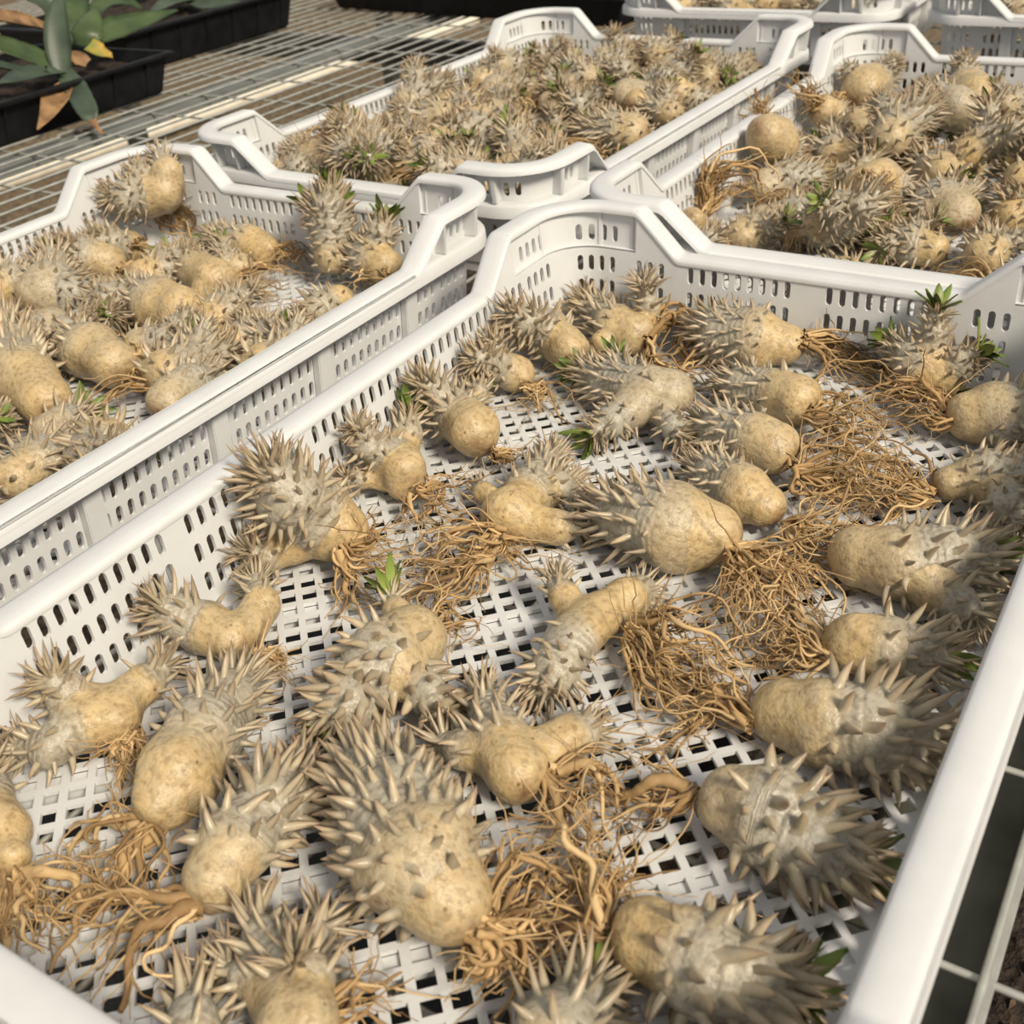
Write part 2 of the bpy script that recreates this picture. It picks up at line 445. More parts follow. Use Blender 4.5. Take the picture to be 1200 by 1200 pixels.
def crate_wall(side):
    b = MB()
    lng = side % 2 == 0
    Lh = (CL if lng else CW) / 2
    low, top = (Lh - LONG_LOW, Lh - LONG_TOP) if lng else (Lh - SHORT_LOW, Lh - SHORT_TOP)
    ue = uend(side); half = Lh - RO
    TH = 0.0021
    # slot columns
    cols = []
    def group(c, n):
        for i in range(n): cols.append(c + (i - (n - 1) / 2) * PITCH)
    if lng:
        for c in (-0.1401, -0.0467, 0.0467, 0.1401): group(c, 10)
        for s in (-1, 1):
            group(s * 0.2115, 3) ; group(s * 0.2445, 4)
    else:
        for c in (-0.0467, 0.0467): group(c, 9)
        for s in (-1, 1):
            group(s * 0.1095, 3) ; group(s * 0.1505, 4)
    cols = sorted(c for c in cols if abs(c) < ue - 0.006)
    mp = lambda u, z, o: perim(side, u, o, z)
    def quad(u0, u1, z00, z01, z10, z11):
        n = 1
        if max(abs(u0), abs(u1)) > half - 1e-6: n = max(1, int(abs(u1 - u0) / 0.003))
        for i in range(n):
            a, c = u0 + (u1 - u0) * i / n, u0 + (u1 - u0) * (i + 1) / n
            f0, f1 = i / n, (i + 1) / n
            zb0, zb1 = z00 + (z10 - z00) * f0, z00 + (z10 - z00) * f1
            zt0, zt1 = z01 + (z11 - z01) * f0, z01 + (z11 - z01) * f1
            for o in (0, -TH):
                P = [mp(a, zb0, o), mp(c, zb1, o), mp(c, zt1, o), mp(a, zt0, o)]
                b.add(P, [(0, 1, 2, 3)] if o == 0 else [(3, 2, 1, 0)])
    SW, SH = 0.0021, 0.0056
    def slot(uc, zc, u0, u1, z0, z1):
        # stadium ring inside the rectangle
        ring = []
        for k in range(5):
            a = math.pi * k / 4; ring.append((SW * math.cos(a), SH - SW + SW * math.sin(a)))
        for k in range(5):
            a = math.pi + math.pi * k / 4; ring.append((SW * math.cos(a), -(SH - SW) + SW * math.sin(a)))
        w0, w1, y0, y1 = u0 - uc, u1 - uc, z0 - zc, z1 - zc
        out = [(w1, SH - SW), (w1, y1), (0, y1), (w0, y1), (w0, SH - SW),
               (w0, -(SH - SW)), (w0, y0), (0, y0), (w1, y0), (w1, -(SH - SW))]
        n = 10
        for o in (0, -TH):
            vo = [mp(uc + p, zc + q, o) for p, q in out]; vi = [mp(uc + p, zc + q, o) for p, q in ring]
            fs = [(i, (i + 1) % n, n + (i + 1) % n, n + i) for i in range(n)]
            b.add(vo + vi, fs if o == 0 else [f[::-1] for f in fs])
        va = [mp(uc + p, zc + q, 0) for p, q in ring]; vb = [mp(uc + p, zc + q, -TH) for p, q in ring]
        b.add(va + vb, [(i, (i + 1) % n, n + (i + 1) % n, n + i) for i in range(n)])
    # columns for the low wall
    rows = [0.0125, 0.0290, 0.0455]
    zb = [-0.0012, 0.00425, 0.02075, 0.03725, 0.05375, H1]
    edges = []
    x = -ue
    for c in cols:
        if c - PITCH / 2 > x + 1e-5: edges.append((x, c - PITCH / 2, None))
        edges.append((max(x, c - PITCH / 2), c + PITCH / 2, c)); x = c + PITCH / 2
    if x < ue: edges.append((x, ue, None))
    for u0, u1, c in edges:
        if c is None:
            quad(u0, u1, zb[0], H1, zb[0], H1)
        else:
            quad(u0, u1, zb[0], zb[1], zb[0], zb[1]); quad(u0, u1, zb[4], H1, zb[4], H1)
            for r_, za, zc_ in zip(rows, zb[1:4], zb[2:5]): slot(c, r_, u0, u1, za, zc_)
    # raised ends: stepped outwards over the ledge
    STEP = 0.0032
    for s in (-1, 1):
        lo, hi = (top, ue) if s > 0 else (-ue, -top)
        n_ = 14
        for i in range(n_):
            a, c = lo + (hi - lo) * i / n_, lo + (hi - lo) * (i + 1) / n_
            for zz in (H1 - 0.0006, H1 + 0.0012):
                P = [mp(a, zz, -TH), mp(c, zz, -TH), mp(c, zz, STEP), mp(a, zz, STEP)]
                b.add(P, [(0, 1, 2, 3)])
        e = top if s > 0 else -top
        b.add([mp(e, H1, -TH), mp(e, H1, STEP), mp(e, H2, STEP), mp(e, H2, -TH)], [(0, 1, 2, 3)])
        quad(*( (low, top) if s > 0 else (-top, -low) ), H1, H1 if s > 0 else H2, H1, H2 if s > 0 else H1)
        mp = lambda u, z, o: perim(side, u, o + STEP, z)
        x = lo
        for c in cols:
            if c - PITCH / 2 < lo - 1e-6 or c + PITCH / 2 > hi + 1e-6: continue
            if c - PITCH / 2 > x + 1e-6: quad(x, c - PITCH / 2, H1, H2, H1, H2)
            slot(c, 0.0655, c - PITCH / 2, c + PITCH / 2, H1, 0.0745)
            quad(c - PITCH / 2, c + PITCH / 2, 0.0745, H2, 0.0745, H2)
            x = c + PITCH / 2
        if hi > x + 1e-6: quad(x, hi, H1, H2, H1, H2)
        mp = lambda u, z, o: perim(side, u, o, z)
    return b.build('wall', PLASTIC, merge=1e-6, angle=35, recalc=False)
def sweep(b, path, prof, closed_path=False):
    n = len(prof)
    rings = []
    for (side, u, z0) in path:
        rings.append([perim(side, u, o, z0)[:2] + (z0 + dz,) for o, dz in prof])
    m = len(rings)
    V = [p for r_ in rings for p in r_]
    Fc = []
    for i in range(m if closed_path else m - 1):
        j = (i + 1) % m
        for k in range(n):
            l = (k + 1) % n
            Fc.append((i * n + k, j * n + k, j * n + l, i * n + l))
    if not closed_path:
        Fc.append(tuple(range(n))); Fc.append(tuple((m - 1) * n + k for k in range(n))[::-1])
    b.add(V, Fc)
def arc_us(u0, u1, half, n):
    return [u0 + (u1 - u0) * i / n for i in range(n + 1)]
def crate_rim():
    b = MB()
    prof = [(-0.0034, -0.0042), (-0.0036, -0.0022), (-0.0028, -0.0006), (-0.0012, 0.0003), (0.0035, 0.0006), (0.0095, 0.0003), (0.0124, -0.0006), (0.0137, -0.0022),
            (0.0142, -0.0105), (0.0126, -0.0105), (0.0118, -0.0028), (0.0004, -0.0026), (0.0003, -0.0042)]
    path = []
    for s in range(4):
        half = ((CL if s % 2 == 0 else CW) / 2) - RO
        for u in arc_us(-half, half, half, 6): path.append((s, u, H1))
        for k in range(1, 10): path.append((s, half + (RO - FLW) * math.pi / 2 * k / 10, H1))
    # low rim: the inner bead only where the wall ends there; ledge (no inner bead) elsewhere is covered by the raised wall
    ledge = [(-0.0003, -0.0006), (0.0035, 0.0002), (0.0095, 0.0002), (0.0124, -0.0006), (0.0137, -0.0022),
             (0.0142, -0.0105), (0.0126, -0.0105), (0.0118, -0.0028), (0.0004, -0.0026)]
    sweep(b, path, ledge, True)
    sm = lambda t: t * t * (3 - 2 * t)
    for s in range(4):
        s2 = (s + 1) % 4
        def hts(side, u):
            Lh = (CL if side % 2 == 0 else CW) / 2
            low, top = (Lh - LONG_LOW, Lh - LONG_TOP) if side % 2 == 0 else (Lh - SHORT_LOW, Lh - SHORT_TOP)
            t = (abs(u) - low) / (top - low)
            # softened kinks
            k = 0.10
            if t <= -k: return H1
            if t < k: return H1 + (H2 - H1) * ((t + k) ** 2 / (4 * k))
            if t < 1 - k: return H1 + (H2 - H1) * t
            if t < 1 + k: return H2 - (H2 - H1) * ((1 + k - t) ** 2 / (4 * k))
            return H2
        def side_us(side):
            Lh = (CL if side % 2 == 0 else CW) / 2
            low, top = (Lh - LONG_LOW, Lh - LONG_TOP) if side % 2 == 0 else (Lh - SHORT_LOW, Lh - SHORT_TOP)
            d = 0.0034
            return [0.0] + [low + q for q in (-d, -d * .5, 0, d * .5, d)] + [top + q for q in (-d, -d * .5, 0, d * .5, d)] + [Lh - RO]
        path = [(s, u, hts(s, u)) for u in side_us(s)]
        half = ((CL if s % 2 == 0 else CW) / 2) - RO
        for k in range(1, 12): path.append((s, half + (RO - FLW) * math.pi / 2 * k / 12, H2))
        path += [(s2, -u, hts(s2, u)) for u in side_us(s2)[::-1]]
        pr = [(-0.0034, -0.0042), (-0.0036, -0.0022), (-0.0028, -0.0006), (-0.0012, 0.0003), (0.0035, 0.0006), (0.0095, 0.0003),
              (0.0124, -0.0006), (0.0137, -0.0022), (0.0141, -0.0052), (0.0127, -0.0052), (0.0120, -0.0028), (0.0004, -0.0026), (0.0003, -0.0042)]
        sweep(b, path, pr)
    return b.build('rim', PLASTIC, merge=1e-7, angle=42)
def crate_base():
    b = MB()
    p = 0.0103; hw = 0.0035; T = 0.0021
    ix, iy = CW / 2 - FLW - DRAFT - 0.0016, CL / 2 - FLW - DRAFT - 0.0016
    rr = RO - FLW - DRAFT - 0.0016
    outl = []
    for cx, cy, a0 in ((ix - rr, iy - rr, 0), (-ix + rr, iy - rr, 90), (-ix + rr, -iy + rr, 180), (ix - rr, -iy + rr, 270)):
        for k in range(7):
            a = math.radians(a0 + 15 * k); outl.append((cx + rr * math.cos(a), cy + rr * math.sin(a)))
    A = np.array(outl); B = np.roll(A, -1, 0); E = B - A; Nn = np.stack([E[:, 1], -E[:, 0]], -1); Nn /= np.linalg.norm(Nn, axis=1, keepdims=True)
    def outside(q): return np.max(((np.asarray(q) - A) * Nn).sum(1))
    def clip(poly):
        for a, n in zip(A, Nn):
            res = []
            for i in range(len(poly)):
                P, Q = poly[i], poly[(i + 1) % len(poly)]
                dp, dq = (P - a) @ n, (Q - a) @ n
                if dp <= 0: res.append(P)
                if dp * dq < 0: res.append(P + (Q - P) * dp / (dp - dq))
            poly = res
            if len(poly) < 3: return []
        return poly
    c45 = math.sqrt(0.5)
    ex = np.array([c45, c45]); ey = np.array([-c45, c45])
    M_ = 50
    for i in range(-M_, M_ + 1):
        wide = (i % 4 == 0)
        for j in range(-M_, M_ + 1):
            c = ex * (i * p) + ey * (j * p)
            if abs(c[0]) > ix + p or abs(c[1]) > iy + p: continue
            cor = [c + ex * sx * p / 2 + ey * sy * p / 2 for sx, sy in ((-1, -1), (1, -1), (1, 1), (-1, 1))]
            ds = [outside(q) for q in cor]
            if min(ds) > 0.0: 
                if outside(c) > 0: continue
            w = hw * (0.88 if wide else 1.0)
            hol = [c + ex * sx * w + ey * sy * hw for sx, sy in ((-1, -1), (1, -1), (1, 1), (-1, 1))]
            if max(outside(q) for q in hol) < -0.0012:
                full = max(ds) < 0
                for z, fl in ((0, False), (-T, True)):
                    v = [(q[0], q[1], z) for q in cor] + [(q[0], q[1], z) for q in hol]
                    if full: fs = [(0, 1, 5, 4), (1, 2, 6, 5), (2, 3, 7, 6), (3, 0, 4, 7)]
                    else: fs = [(0, 1, 5, 4), (1, 2, 6, 5), (2, 3, 7, 6), (3, 0, 4, 7)]
                    b.add(v, [f[::-1] for f in fs] if fl else fs)
                t_ = [(q[0], q[1], 0) for q in hol]; u_ = [(q[0], q[1], -T) for q in hol]
                b.add(t_ + u_, [(k, (k + 1) % 4, 4 + (k + 1) % 4, 4 + k) for k in range(4)])
            else:
                pl = clip(cor)
                if len(pl) >= 3:
                    b.add([(q[0], q[1], 0) for q in pl], [tuple(range(len(pl)))])
                    b.add([(q[0], q[1], -T) for q in pl], [tuple(range(len(pl)))[::-1]])
    # ribs below the grid, under every fourth row
    for j in range(-M_, M_ + 1):
        if j % 4: continue
        c = ey * (j * p)
        # clip line to the outline
        lo, hi = -9, 9
        for a, n in zip(A, Nn):
            dn = ex @ n; d0 = (a - c) @ n
            if abs(dn) < 1e-9:
                if d0 < 0: lo, hi = 1, 0
            elif dn > 0: hi = min(hi, d0 / dn)
            else: lo = max(lo, d0 / dn)
        if hi - lo < 0.02: continue
        lo += 0.006; hi -= 0.006
        P = [c + ex * lo - ey * hw * .97, c + ex * hi - ey * hw * .97, c + ex * hi + ey * hw * .97, c + ex * lo + ey * hw * .97]
        v = [(q[0], q[1], -T - 0.0004) for q in P] + [(q[0], q[1], -0.0098) for q in P]
        b.add(v, [(0, 1, 2, 3), (7, 6, 5, 4), (0, 4, 5, 1), (1, 5, 6, 2), (2, 6, 7, 3), (3, 7, 4, 0)])
    # foot frame under the outline
    n = len(outl); ins = [(x * 0.985, y * 0.99) for x, y in outl]
    V = [(x, y, -0.0005) for x, y in outl] + [(x, y, -0.0103) for x, y in outl] + [(x, y, -0.0103) for x, y in ins] + [(x, y, -T) for x, y in ins]
    b.add(V, [(k, (k + 1) % n, n + (k + 1) % n, n + k) for k in range(n)] + [(n + k, n + (k + 1) % n, 2 * n + (k + 1) % n, 2 * n + k) for k in range(n)]
          + [(2 * n + k, 2 * n + (k + 1) % n, 3 * n + (k + 1) % n, 3 * n + k) for k in range(n)])
    return b.build('base', PLASTIC)
def crate_rib(side, u, w, zlo, zhi, out):
    b = MB()
    P = []
    for z in (zlo, zhi):
        for uu, o in ((u - w / 2, 0.0003), (u + w / 2, 0.0003), (u + w / 2, out), (u - w / 2, out)): P.append(perim(side, uu, o + (0 if z > H1 * .9 else 0), z))
    b.add(P, [(0, 1, 2, 3), (4, 5, 6, 7), (0, 1, 5, 4), (1, 2, 6, 5), (2, 3, 7, 6), (3, 0, 4, 7)])
    return b.build('rib', PLASTIC, bevel=0.0006)
WALLS = [crate_wall(s) for s in range(4)]
RIM = crate_rim()
BASE = crate_base()
RIBS = []
for s in range(4):
    us = (-0.1868, -0.0934, 0, 0.0934, 0.1868) if s % 2 == 0 else (-0.0934, 0, 0.0934)
    for u in us: RIBS.append((s, crate_rib(s, u, 0.0125, 0.0, H1 - 0.0035, 0.0062)))
    Lh = (CL if s % 2 == 0 else CW) / 2
    tp = Lh - (LONG_TOP if s % 2 == 0 else SHORT_TOP) + 0.004
    for q in (-1, 1):
        RIBS.append((s, crate_rib(s, q * tp, 0.0022, H1 + 0.0002, H2 - 0.0032, 0.0122)))
        RIBS.append((s, crate_rib(s, q * (Lh - RO + 0.004), 0.0030, H1 + 0.0002, H2 - 0.0032, 0.0122)))
CRATES = {}
def crate(key, x, y, rz, label):
    t = empty('plastic_crate', (x, y, 0), rz)
    tag(t, label, 'crate', 'white plastic crates on the bench')
    ws = [link('wall', w, t) for w in WALLS]
    link('rim', RIM, t); link('base', BASE, t)
    for sd, r_ in RIBS: link('rib', r_, ws[sd])
    CRATES[key] = (x, y, rz)
crate('A', 0.0, 0.0, 0.0, 'white perforated crate with plants spread loosely in one layer and bare floor showing')
crate('B', -0.4328, 0.0155, -0.0054, 'white perforated crate alongside the loosely filled crate, nearest the bare wire mesh and agave')
crate('C', -0.4115, 0.6391, -0.0227, 'white perforated crate heaped full to the rim with densely piled spiny plants')
crate('D', 0.011, 0.6025, -0.003, 'white perforated crate butted end to end with the loosely filled crate')
crate('E', -0.372, 1.397, 0.0, 'white perforated crate set apart beyond the end of the heaped crate')
crate('F', 0.041, 1.399, 0.0, 'white perforated crate beyond the one whose roots stick up over its side')
def inside_crate(V, key):
    cx, cy, t = CRATES[key]
    V = np.array(V, float); dx, dy = V[:, 0] - cx, V[:, 1] - cy
    x = dx * math.cos(t) + dy * math.sin(t); y = -dx * math.sin(t) + dy * math.cos(t)
    m = V[:, 2] < H1 - .003
    g = DRAFT * np.clip(V[:, 2] / H1, 0, 1) - .0012
    lx, ly = CW / 2 - FLW - DRAFT - .0021 + g, CL / 2 - FLW - DRAFT - .0021 + g
    x = np.where(m, np.clip(x, -lx, lx), x); y = np.where(m, np.clip(y, -ly, ly), y)
    V[:, 0] = cx + x * math.cos(t) - y * math.sin(t); V[:, 1] = cy + x * math.sin(t) + y * math.cos(t)
    return V
def crate_pt(key, x, y, z):
    cx, cy, t = CRATES[key]
    return np.array([cx + x * math.cos(t) - y * math.sin(t), cy + x * math.sin(t) + y * math.cos(t), z])
# ------------------------------------------------------------------ spiny bare-root plants
def sdf_segments(P, segs):
    """P (n,3); segs list of (a, ra, b, rb). returns distance per segment (m,n), h (m,n)"""
    D = []; Hh = []
    for a, ra, b_, rb in segs:
        ba = b_ - a; l2 = float(ba @ ba) + 1e-12
        pa = P - a
        h = np.clip(pa @ ba / l2, 0, 1)
        d = np.linalg.norm(pa - h[:, None] * ba, axis=1) - (ra + (rb - ra) * (h * h * (3 - 2 * h)))
        D.append(d); Hh.append(h)
    return np.array(D), np.array(Hh)
def smin(D, k):
    r_ = D[0]
    for d in D[1:]:
        h = np.clip(0.5 + 0.5 * (d - r_) / k, 0, 1)
        r_ = d * (1 - h) + r_ * h - k * h * (1 - h)
    return r_
def surface_nets(S, org, step):
    nx, ny, nz = S.shape
    neg = S < 0
    c = np.zeros((nx - 1, ny - 1, nz - 1), np.int8)
    for i in (0, 1):
        for j in (0, 1):
            for k in (0, 1):
                c += neg[i:nx - 1 + i, j:ny - 1 + j, k:nz - 1 + k]
    act = (c > 0) & (c < 8)
    idx = np.full(act.shape, -1, np.int32)
    I = np.argwhere(act); idx[act] = np.arange(len(I))
    acc = np.zeros((len(I), 3)); cnt = np.zeros(len(I))
    cor = [(0,0,0),(1,0,0),(0,1,0),(1,1,0),(0,0,1),(1,0,1),(0,1,1),(1,1,1)]
    for a, b_ in ((0,1),(2,3),(4,5),(6,7),(0,2),(1,3),(4,6),(5,7),(0,4),(1,5),(2,6),(3,7)):
        A, B_ = np.array(cor[a]), np.array(cor[b_])
        va = S[tuple((I + A).T)]; vb = S[tuple((I + B_).T)]
        m = (va < 0) != (vb < 0)
        t = np.where(m, va / np.where(m, va - vb, 1), 0)
        acc += np.where(m[:, None], A + t[:, None] * (B_ - A), 0); cnt += m
    V = org + (I + acc / cnt[:, None]) * step
    Fs = []
    for ax in range(3):
        sl0 = [slice(None)] * 3; sl1 = [slice(None)] * 3
        sl0[ax] = slice(0, -1); sl1[ax] = slice(1, None)
        x = neg[tuple(sl0)] != neg[tuple(sl1)]
        E_ = np.argwhere(x)
        o1, o2 = (ax + 1) % 3, (ax + 2) % 3
        ok = (E_[:, o1] > 0) & (E_[:, o2] > 0) & (E_[:, o1] < S.shape[o1] - 1) & (E_[:, o2] < S.shape[o2] - 1)
        E_ = E_[ok]
        d1 = np.zeros(3, int); d1[o1] = 1; d2 = np.zeros(3, int); d2[o2] = 1
        q = [idx[tuple(e.T)] for e in (E_ - d1 - d2, E_ - d2, E_, E_ - d1)]
        fl = neg[tuple(E_.T)]
        Q = np.stack(q, -1)
        Q[~fl] = Q[~fl][:, ::-1]
        Fs.append(Q)
    return V, np.concatenate(Fs)
def unit(v): return v / (np.linalg.norm(v, axis=-1, keepdims=True) + 1e-12)

class Plant:
    """chains: list of dict(p=[(pos, r)...], s0, len, dens); world coordinates relative to origin"""
    def __init__(s, chains, res, rng, floor=0.0, tone=None, settle=True):
        s.rng = rng; s.ch = chains; s.floor = floor
        segs = []; s.meta = []
        for ci, c in enumerate(chains):
            pts = c['p']
            L_ = [np.linalg.norm(pts[i + 1][0] - pts[i][0]) for i in range(len(pts) - 1)]
            tot = sum(L_) + 1e-9; acc = 0
            for i in range(len(pts) - 1):
                segs.append((pts[i][0], pts[i][1], pts[i + 1][0], pts[i + 1][1]))
                s.meta.append((ci, acc / tot, (acc + L_[i]) / tot, unit(pts[i + 1][0] - pts[i][0]), L_[i])); acc += L_[i]
        s.segs = segs
        rmax = max(max(q[1] for q in c['p']) for c in chains)
        s.k = 0.42 * min(max(q[1] for q in c['p']) for c in chains)
        s.ph = rng.uniform(0, 6.28, 12); s.fr = rng.normal(0, 1, (4, 3)); s.fr = s.fr / np.linalg.norm(s.fr, axis=1, keepdims=True)
        s.rmax = rmax
        allp = np.array([q[0] for c in chains for q in c['p']]); rr = np.array([q[1] for c in chains for q in c['p']])
        lo = (allp - rr[:, None]).min(0) - rmax * .25; hi = (allp + rr[:, None]).max(0) + rmax * .25
        step = max((hi - lo).max() / res, 0.0007)
        n = np.ceil((hi - lo) / step).astype(int) + 1
        g = np.stack(np.meshgrid(*[lo[i] + np.arange(n[i]) * step for i in range(3)], indexing='ij'), -1)
        S = s.field(g.reshape(-1, 3)).reshape(n)
        V, Fq = surface_nets(S, lo, step)
        e = step * .6
        for _ in range(2):
            d = s.field(V); G = np.stack([s.field(V + np.eye(3)[i] * e) - d for i in range(3)], -1) / e
            gl = np.linalg.norm(G, axis=1, keepdims=True); V = V - d[:, None] * G / np.maximum(gl * gl, .25) * .9
        s.N = unit(G)
        if settle:
            dz = floor + 0.0006 - V[:, 2].min()
            V[:, 2] += dz
            for c in chains: c['p'] = [(q[0] + np.array([0, 0, dz]), q[1]) for q in c['p']]
            s.segs = [(a + np.array([0, 0, dz]), ra, b_ + np.array([0, 0, dz]), rb) for a, ra, b_, rb in s.segs]
            s.dz = dz
        s.V = V; s.F = Fq
        D, Hh = sdf_segments(V, s.segs)
        s.near = D.argmin(0)
        h = Hh[s.near, np.arange(len(V))]
        s.ci = np.array([s.meta[i][0] for i in s.near])
        s.t = np.array([s.meta[i][1] + (s.meta[i][2] - s.meta[i][1]) * hh for i, hh in zip(s.near, h)])
        # cap beyond the ends
        s.ax = np.array([s.meta[i][3] for i in s.near])
        s0 = np.array([c['s0'] for c in chains])[s.ci]
        tone_ = rng.uniform(0, .22) if tone is None else tone
        crown = np.clip((s.t - np.where(s.ci > 0, .75, .4) * s0) / .52, 0, 1)
        root = chains[0]['p'][0][0]; r0 = chains[0]['p'][0][1]
        dr = np.linalg.norm(V - (root - unit(chains[0]['p'][1][0] - root) * r0 * .9 - np.array([0, 0, r0 * .2])), axis=1)
        dirt = np.clip(1.15 - dr / (r0 * 1.15), 0, 1)
        axl = np.array([s.meta[i][4] * s.meta[i][2] * 0 + hh * s.meta[i][4] + s.meta[i][1] * .06 for i, hh in zip(s.near, h)]) 
        s.attr = np.stack([crown, np.full(len(V), tone_), dirt, axl * 10], -1)
    def field(s, P):
        D, _ = sdf_segments(P, s.segs)
        d = smin(list(D), s.k)
        rm = s.rmax
        for i in range(4):
            w = (1.6, 2.3, 4.5, 7.0)[i] / rm; amp = (0.06, 0.045, 0.018, 0.011)[i] * rm
            q = P @ s.fr[i]; q2 = P @ s.fr[(i + 1) % 4]
            d = d + amp * np.sin(w * q + s.ph[i] + 1.3 * np.sin(w * .7 * q2 + s.ph[i + 4]))
        return d
    def body_mesh(s):
        return mesh_from('caudex', s.V, [s.F], CAUDEX, True, s.attr)
    def spine_mesh(s, ci):
        rng = s.rng; c = s.ch[ci]; s0 = c['s0']; ln = c['len']
        sel = np.where((s.ci == ci) & (s.t > s0 - .12))[0]
        if len(sel) == 0: return None
        rng.shuffle(sel)
        Vs, ts = s.V[sel], s.t[sel]
        w = np.clip((ts - s0 + .12) / .3, 0, 1)
        keep = rng.uniform(0, 1, len(sel)) < (0.04 + .96 * w)
        sel = sel[keep]; Vs = s.V[sel]; ts = s.t[sel]; w = w[keep]
        rad = (0.0068 - 0.0032 * np.clip((ts - s0) / (1.02 - s0), 0, 1)) / c['dens'] * (ln / .0105) ** .5
        tip = c['p'][-1][0]; tdir = unit(c['p'][-1][0] - c['p'][-2][0])
        beyond = np.clip(((Vs - tip) @ tdir) / (c['p'][-1][1] + 1e-9), 0, 1)
        acc = []; ap = np.zeros((0, 3))
        for i in range(len(sel)):
            if len(acc):
                if np.min(((ap - Vs[i]) ** 2).sum(1)) < (rad[i] * (1 - .35 * beyond[i])) ** 2: continue
            acc.append(i); ap = np.vstack([ap, Vs[i]])
            if len(acc) > 330: break
        acc = np.array(acc)
        base = Vs[acc]; nrm = s.N[sel][acc]; ax = s.ax[sel][acc]; t_ = ts[acc]; by = beyond[acc]
        n = len(acc)
        d = unit(nrm + (0.15 + .65 * np.clip(t_ - s0, 0, 1))[:, None] * ax * (1 - .5 * by[:, None]) + rng.normal(0, .2, (n, 3)))
        L_ = ln * (0.62 + .40 * np.clip((t_ - s0) / (1 - s0 + .05), 0, 1)) * rng.uniform(.72, 1.25, n)
        bend = unit(ax * rng.choice([1, 1, .6, -0.6], n)[:, None] * (1 - 1.6 * by[:, None]) + rng.normal(0, .45, (n, 3)))
        br = (0.00118 - 0.00034 * by) * c.get('fat', 1.0) * (ln / .0105) ** .5 * rng.uniform(.75, 1.25, n)
        # thin long crown spines
        m = int(26 * c['dens'])
        if m:
            a = rng.uniform(0, 6.28, m); tilt = rng.uniform(.25, 1.35, m)
            ref = np.array([0, 0, 1.]) if abs(tdir[2]) < .9 else np.array([1., 0, 0])
            e1 = unit(np.cross(tdir, ref)); e2 = np.cross(tdir, e1)
            rad_ = np.cos(a)[:, None] * e1 + np.sin(a)[:, None] * e2
            dd = unit(np.cos(tilt)[:, None] * tdir + np.sin(tilt)[:, None] * rad_)
            bb = tip + dd * c['p'][-1][1] * .78
            base = np.vstack([base, bb]); d = np.vstack([d, dd]); L_ = np.concatenate([L_, ln * rng.uniform(.7, 1.2, m)])
            bend = np.vstack([bend, unit(rad_ * .6 + rng.normal(0, .3, (m, 3)))]); br = np.concatenate([br, br.mean() * rng.uniform(.6, .85, m)])
            n += m
        fr = np.array([-0.20, .03, .20, .50, .80, 1.0]); rp = np.array([1.8, 1.15, 1.06, .84, .44, .02])
        cur = np.array([0, 0, .012, .065, .17, .30])
        ctr = base[:, None] + L_[:, None, None] * (fr[None, :, None] * d[:, None] + cur[None, :, None] * bend[:, None] * .8)
        # keep above the floor
        ctr[:, 3:, 2] = np.maximum(ctr[:, 3:, 2], s.floor + 0.0006)
        T = unit(np.gradient(ctr, axis=1))
        ref = np.where(np.abs(d[:, 2:3]) > .9, np.array([[1., 0, 0]]), np.array([[0, 0, 1.]]))
        e1 = unit(np.cross(d, ref)); e2 = np.cross(d, e1)
        S_ = 5; a = np.linspace(0, 2 * np.pi, S_, endpoint=False)
        ring = np.cos(a)[:, None, None] * e1[None] + np.sin(a)[:, None, None] * e2[None]     # S,n,3
        X = ctr[:, :, None] + (br[:, None] * rp[None])[:, :, None, None] * ring.transpose(1, 0, 2)[:, None]
        V = X.reshape(-1, 3)
        V[:, 2] = np.maximum(V[:, 2], s.floor + 0.0003)
        K = len(fr)
        o = (np.arange(n) * K * S_)[:, None, None] + (np.arange(K - 1) * S_)[None, :, None]
        j = np.arange(S_)[None, None]; k = (j + 1) % S_
        Fq = np.stack([o + j, o + k, o + S_ + k, o + S_ + j], -1).reshape(-1, 4)
        at = np.stack([np.broadcast_to(np.clip(fr, 0, 1)[None, :, None], (n, K, S_)), np.broadcast_to(rng.uniform(0, 1, n)[:, None, None], (n, K, S_))], -1).reshape(-1, 2)
        return mesh_from('spines', V, [Fq], SPINE, True, at)
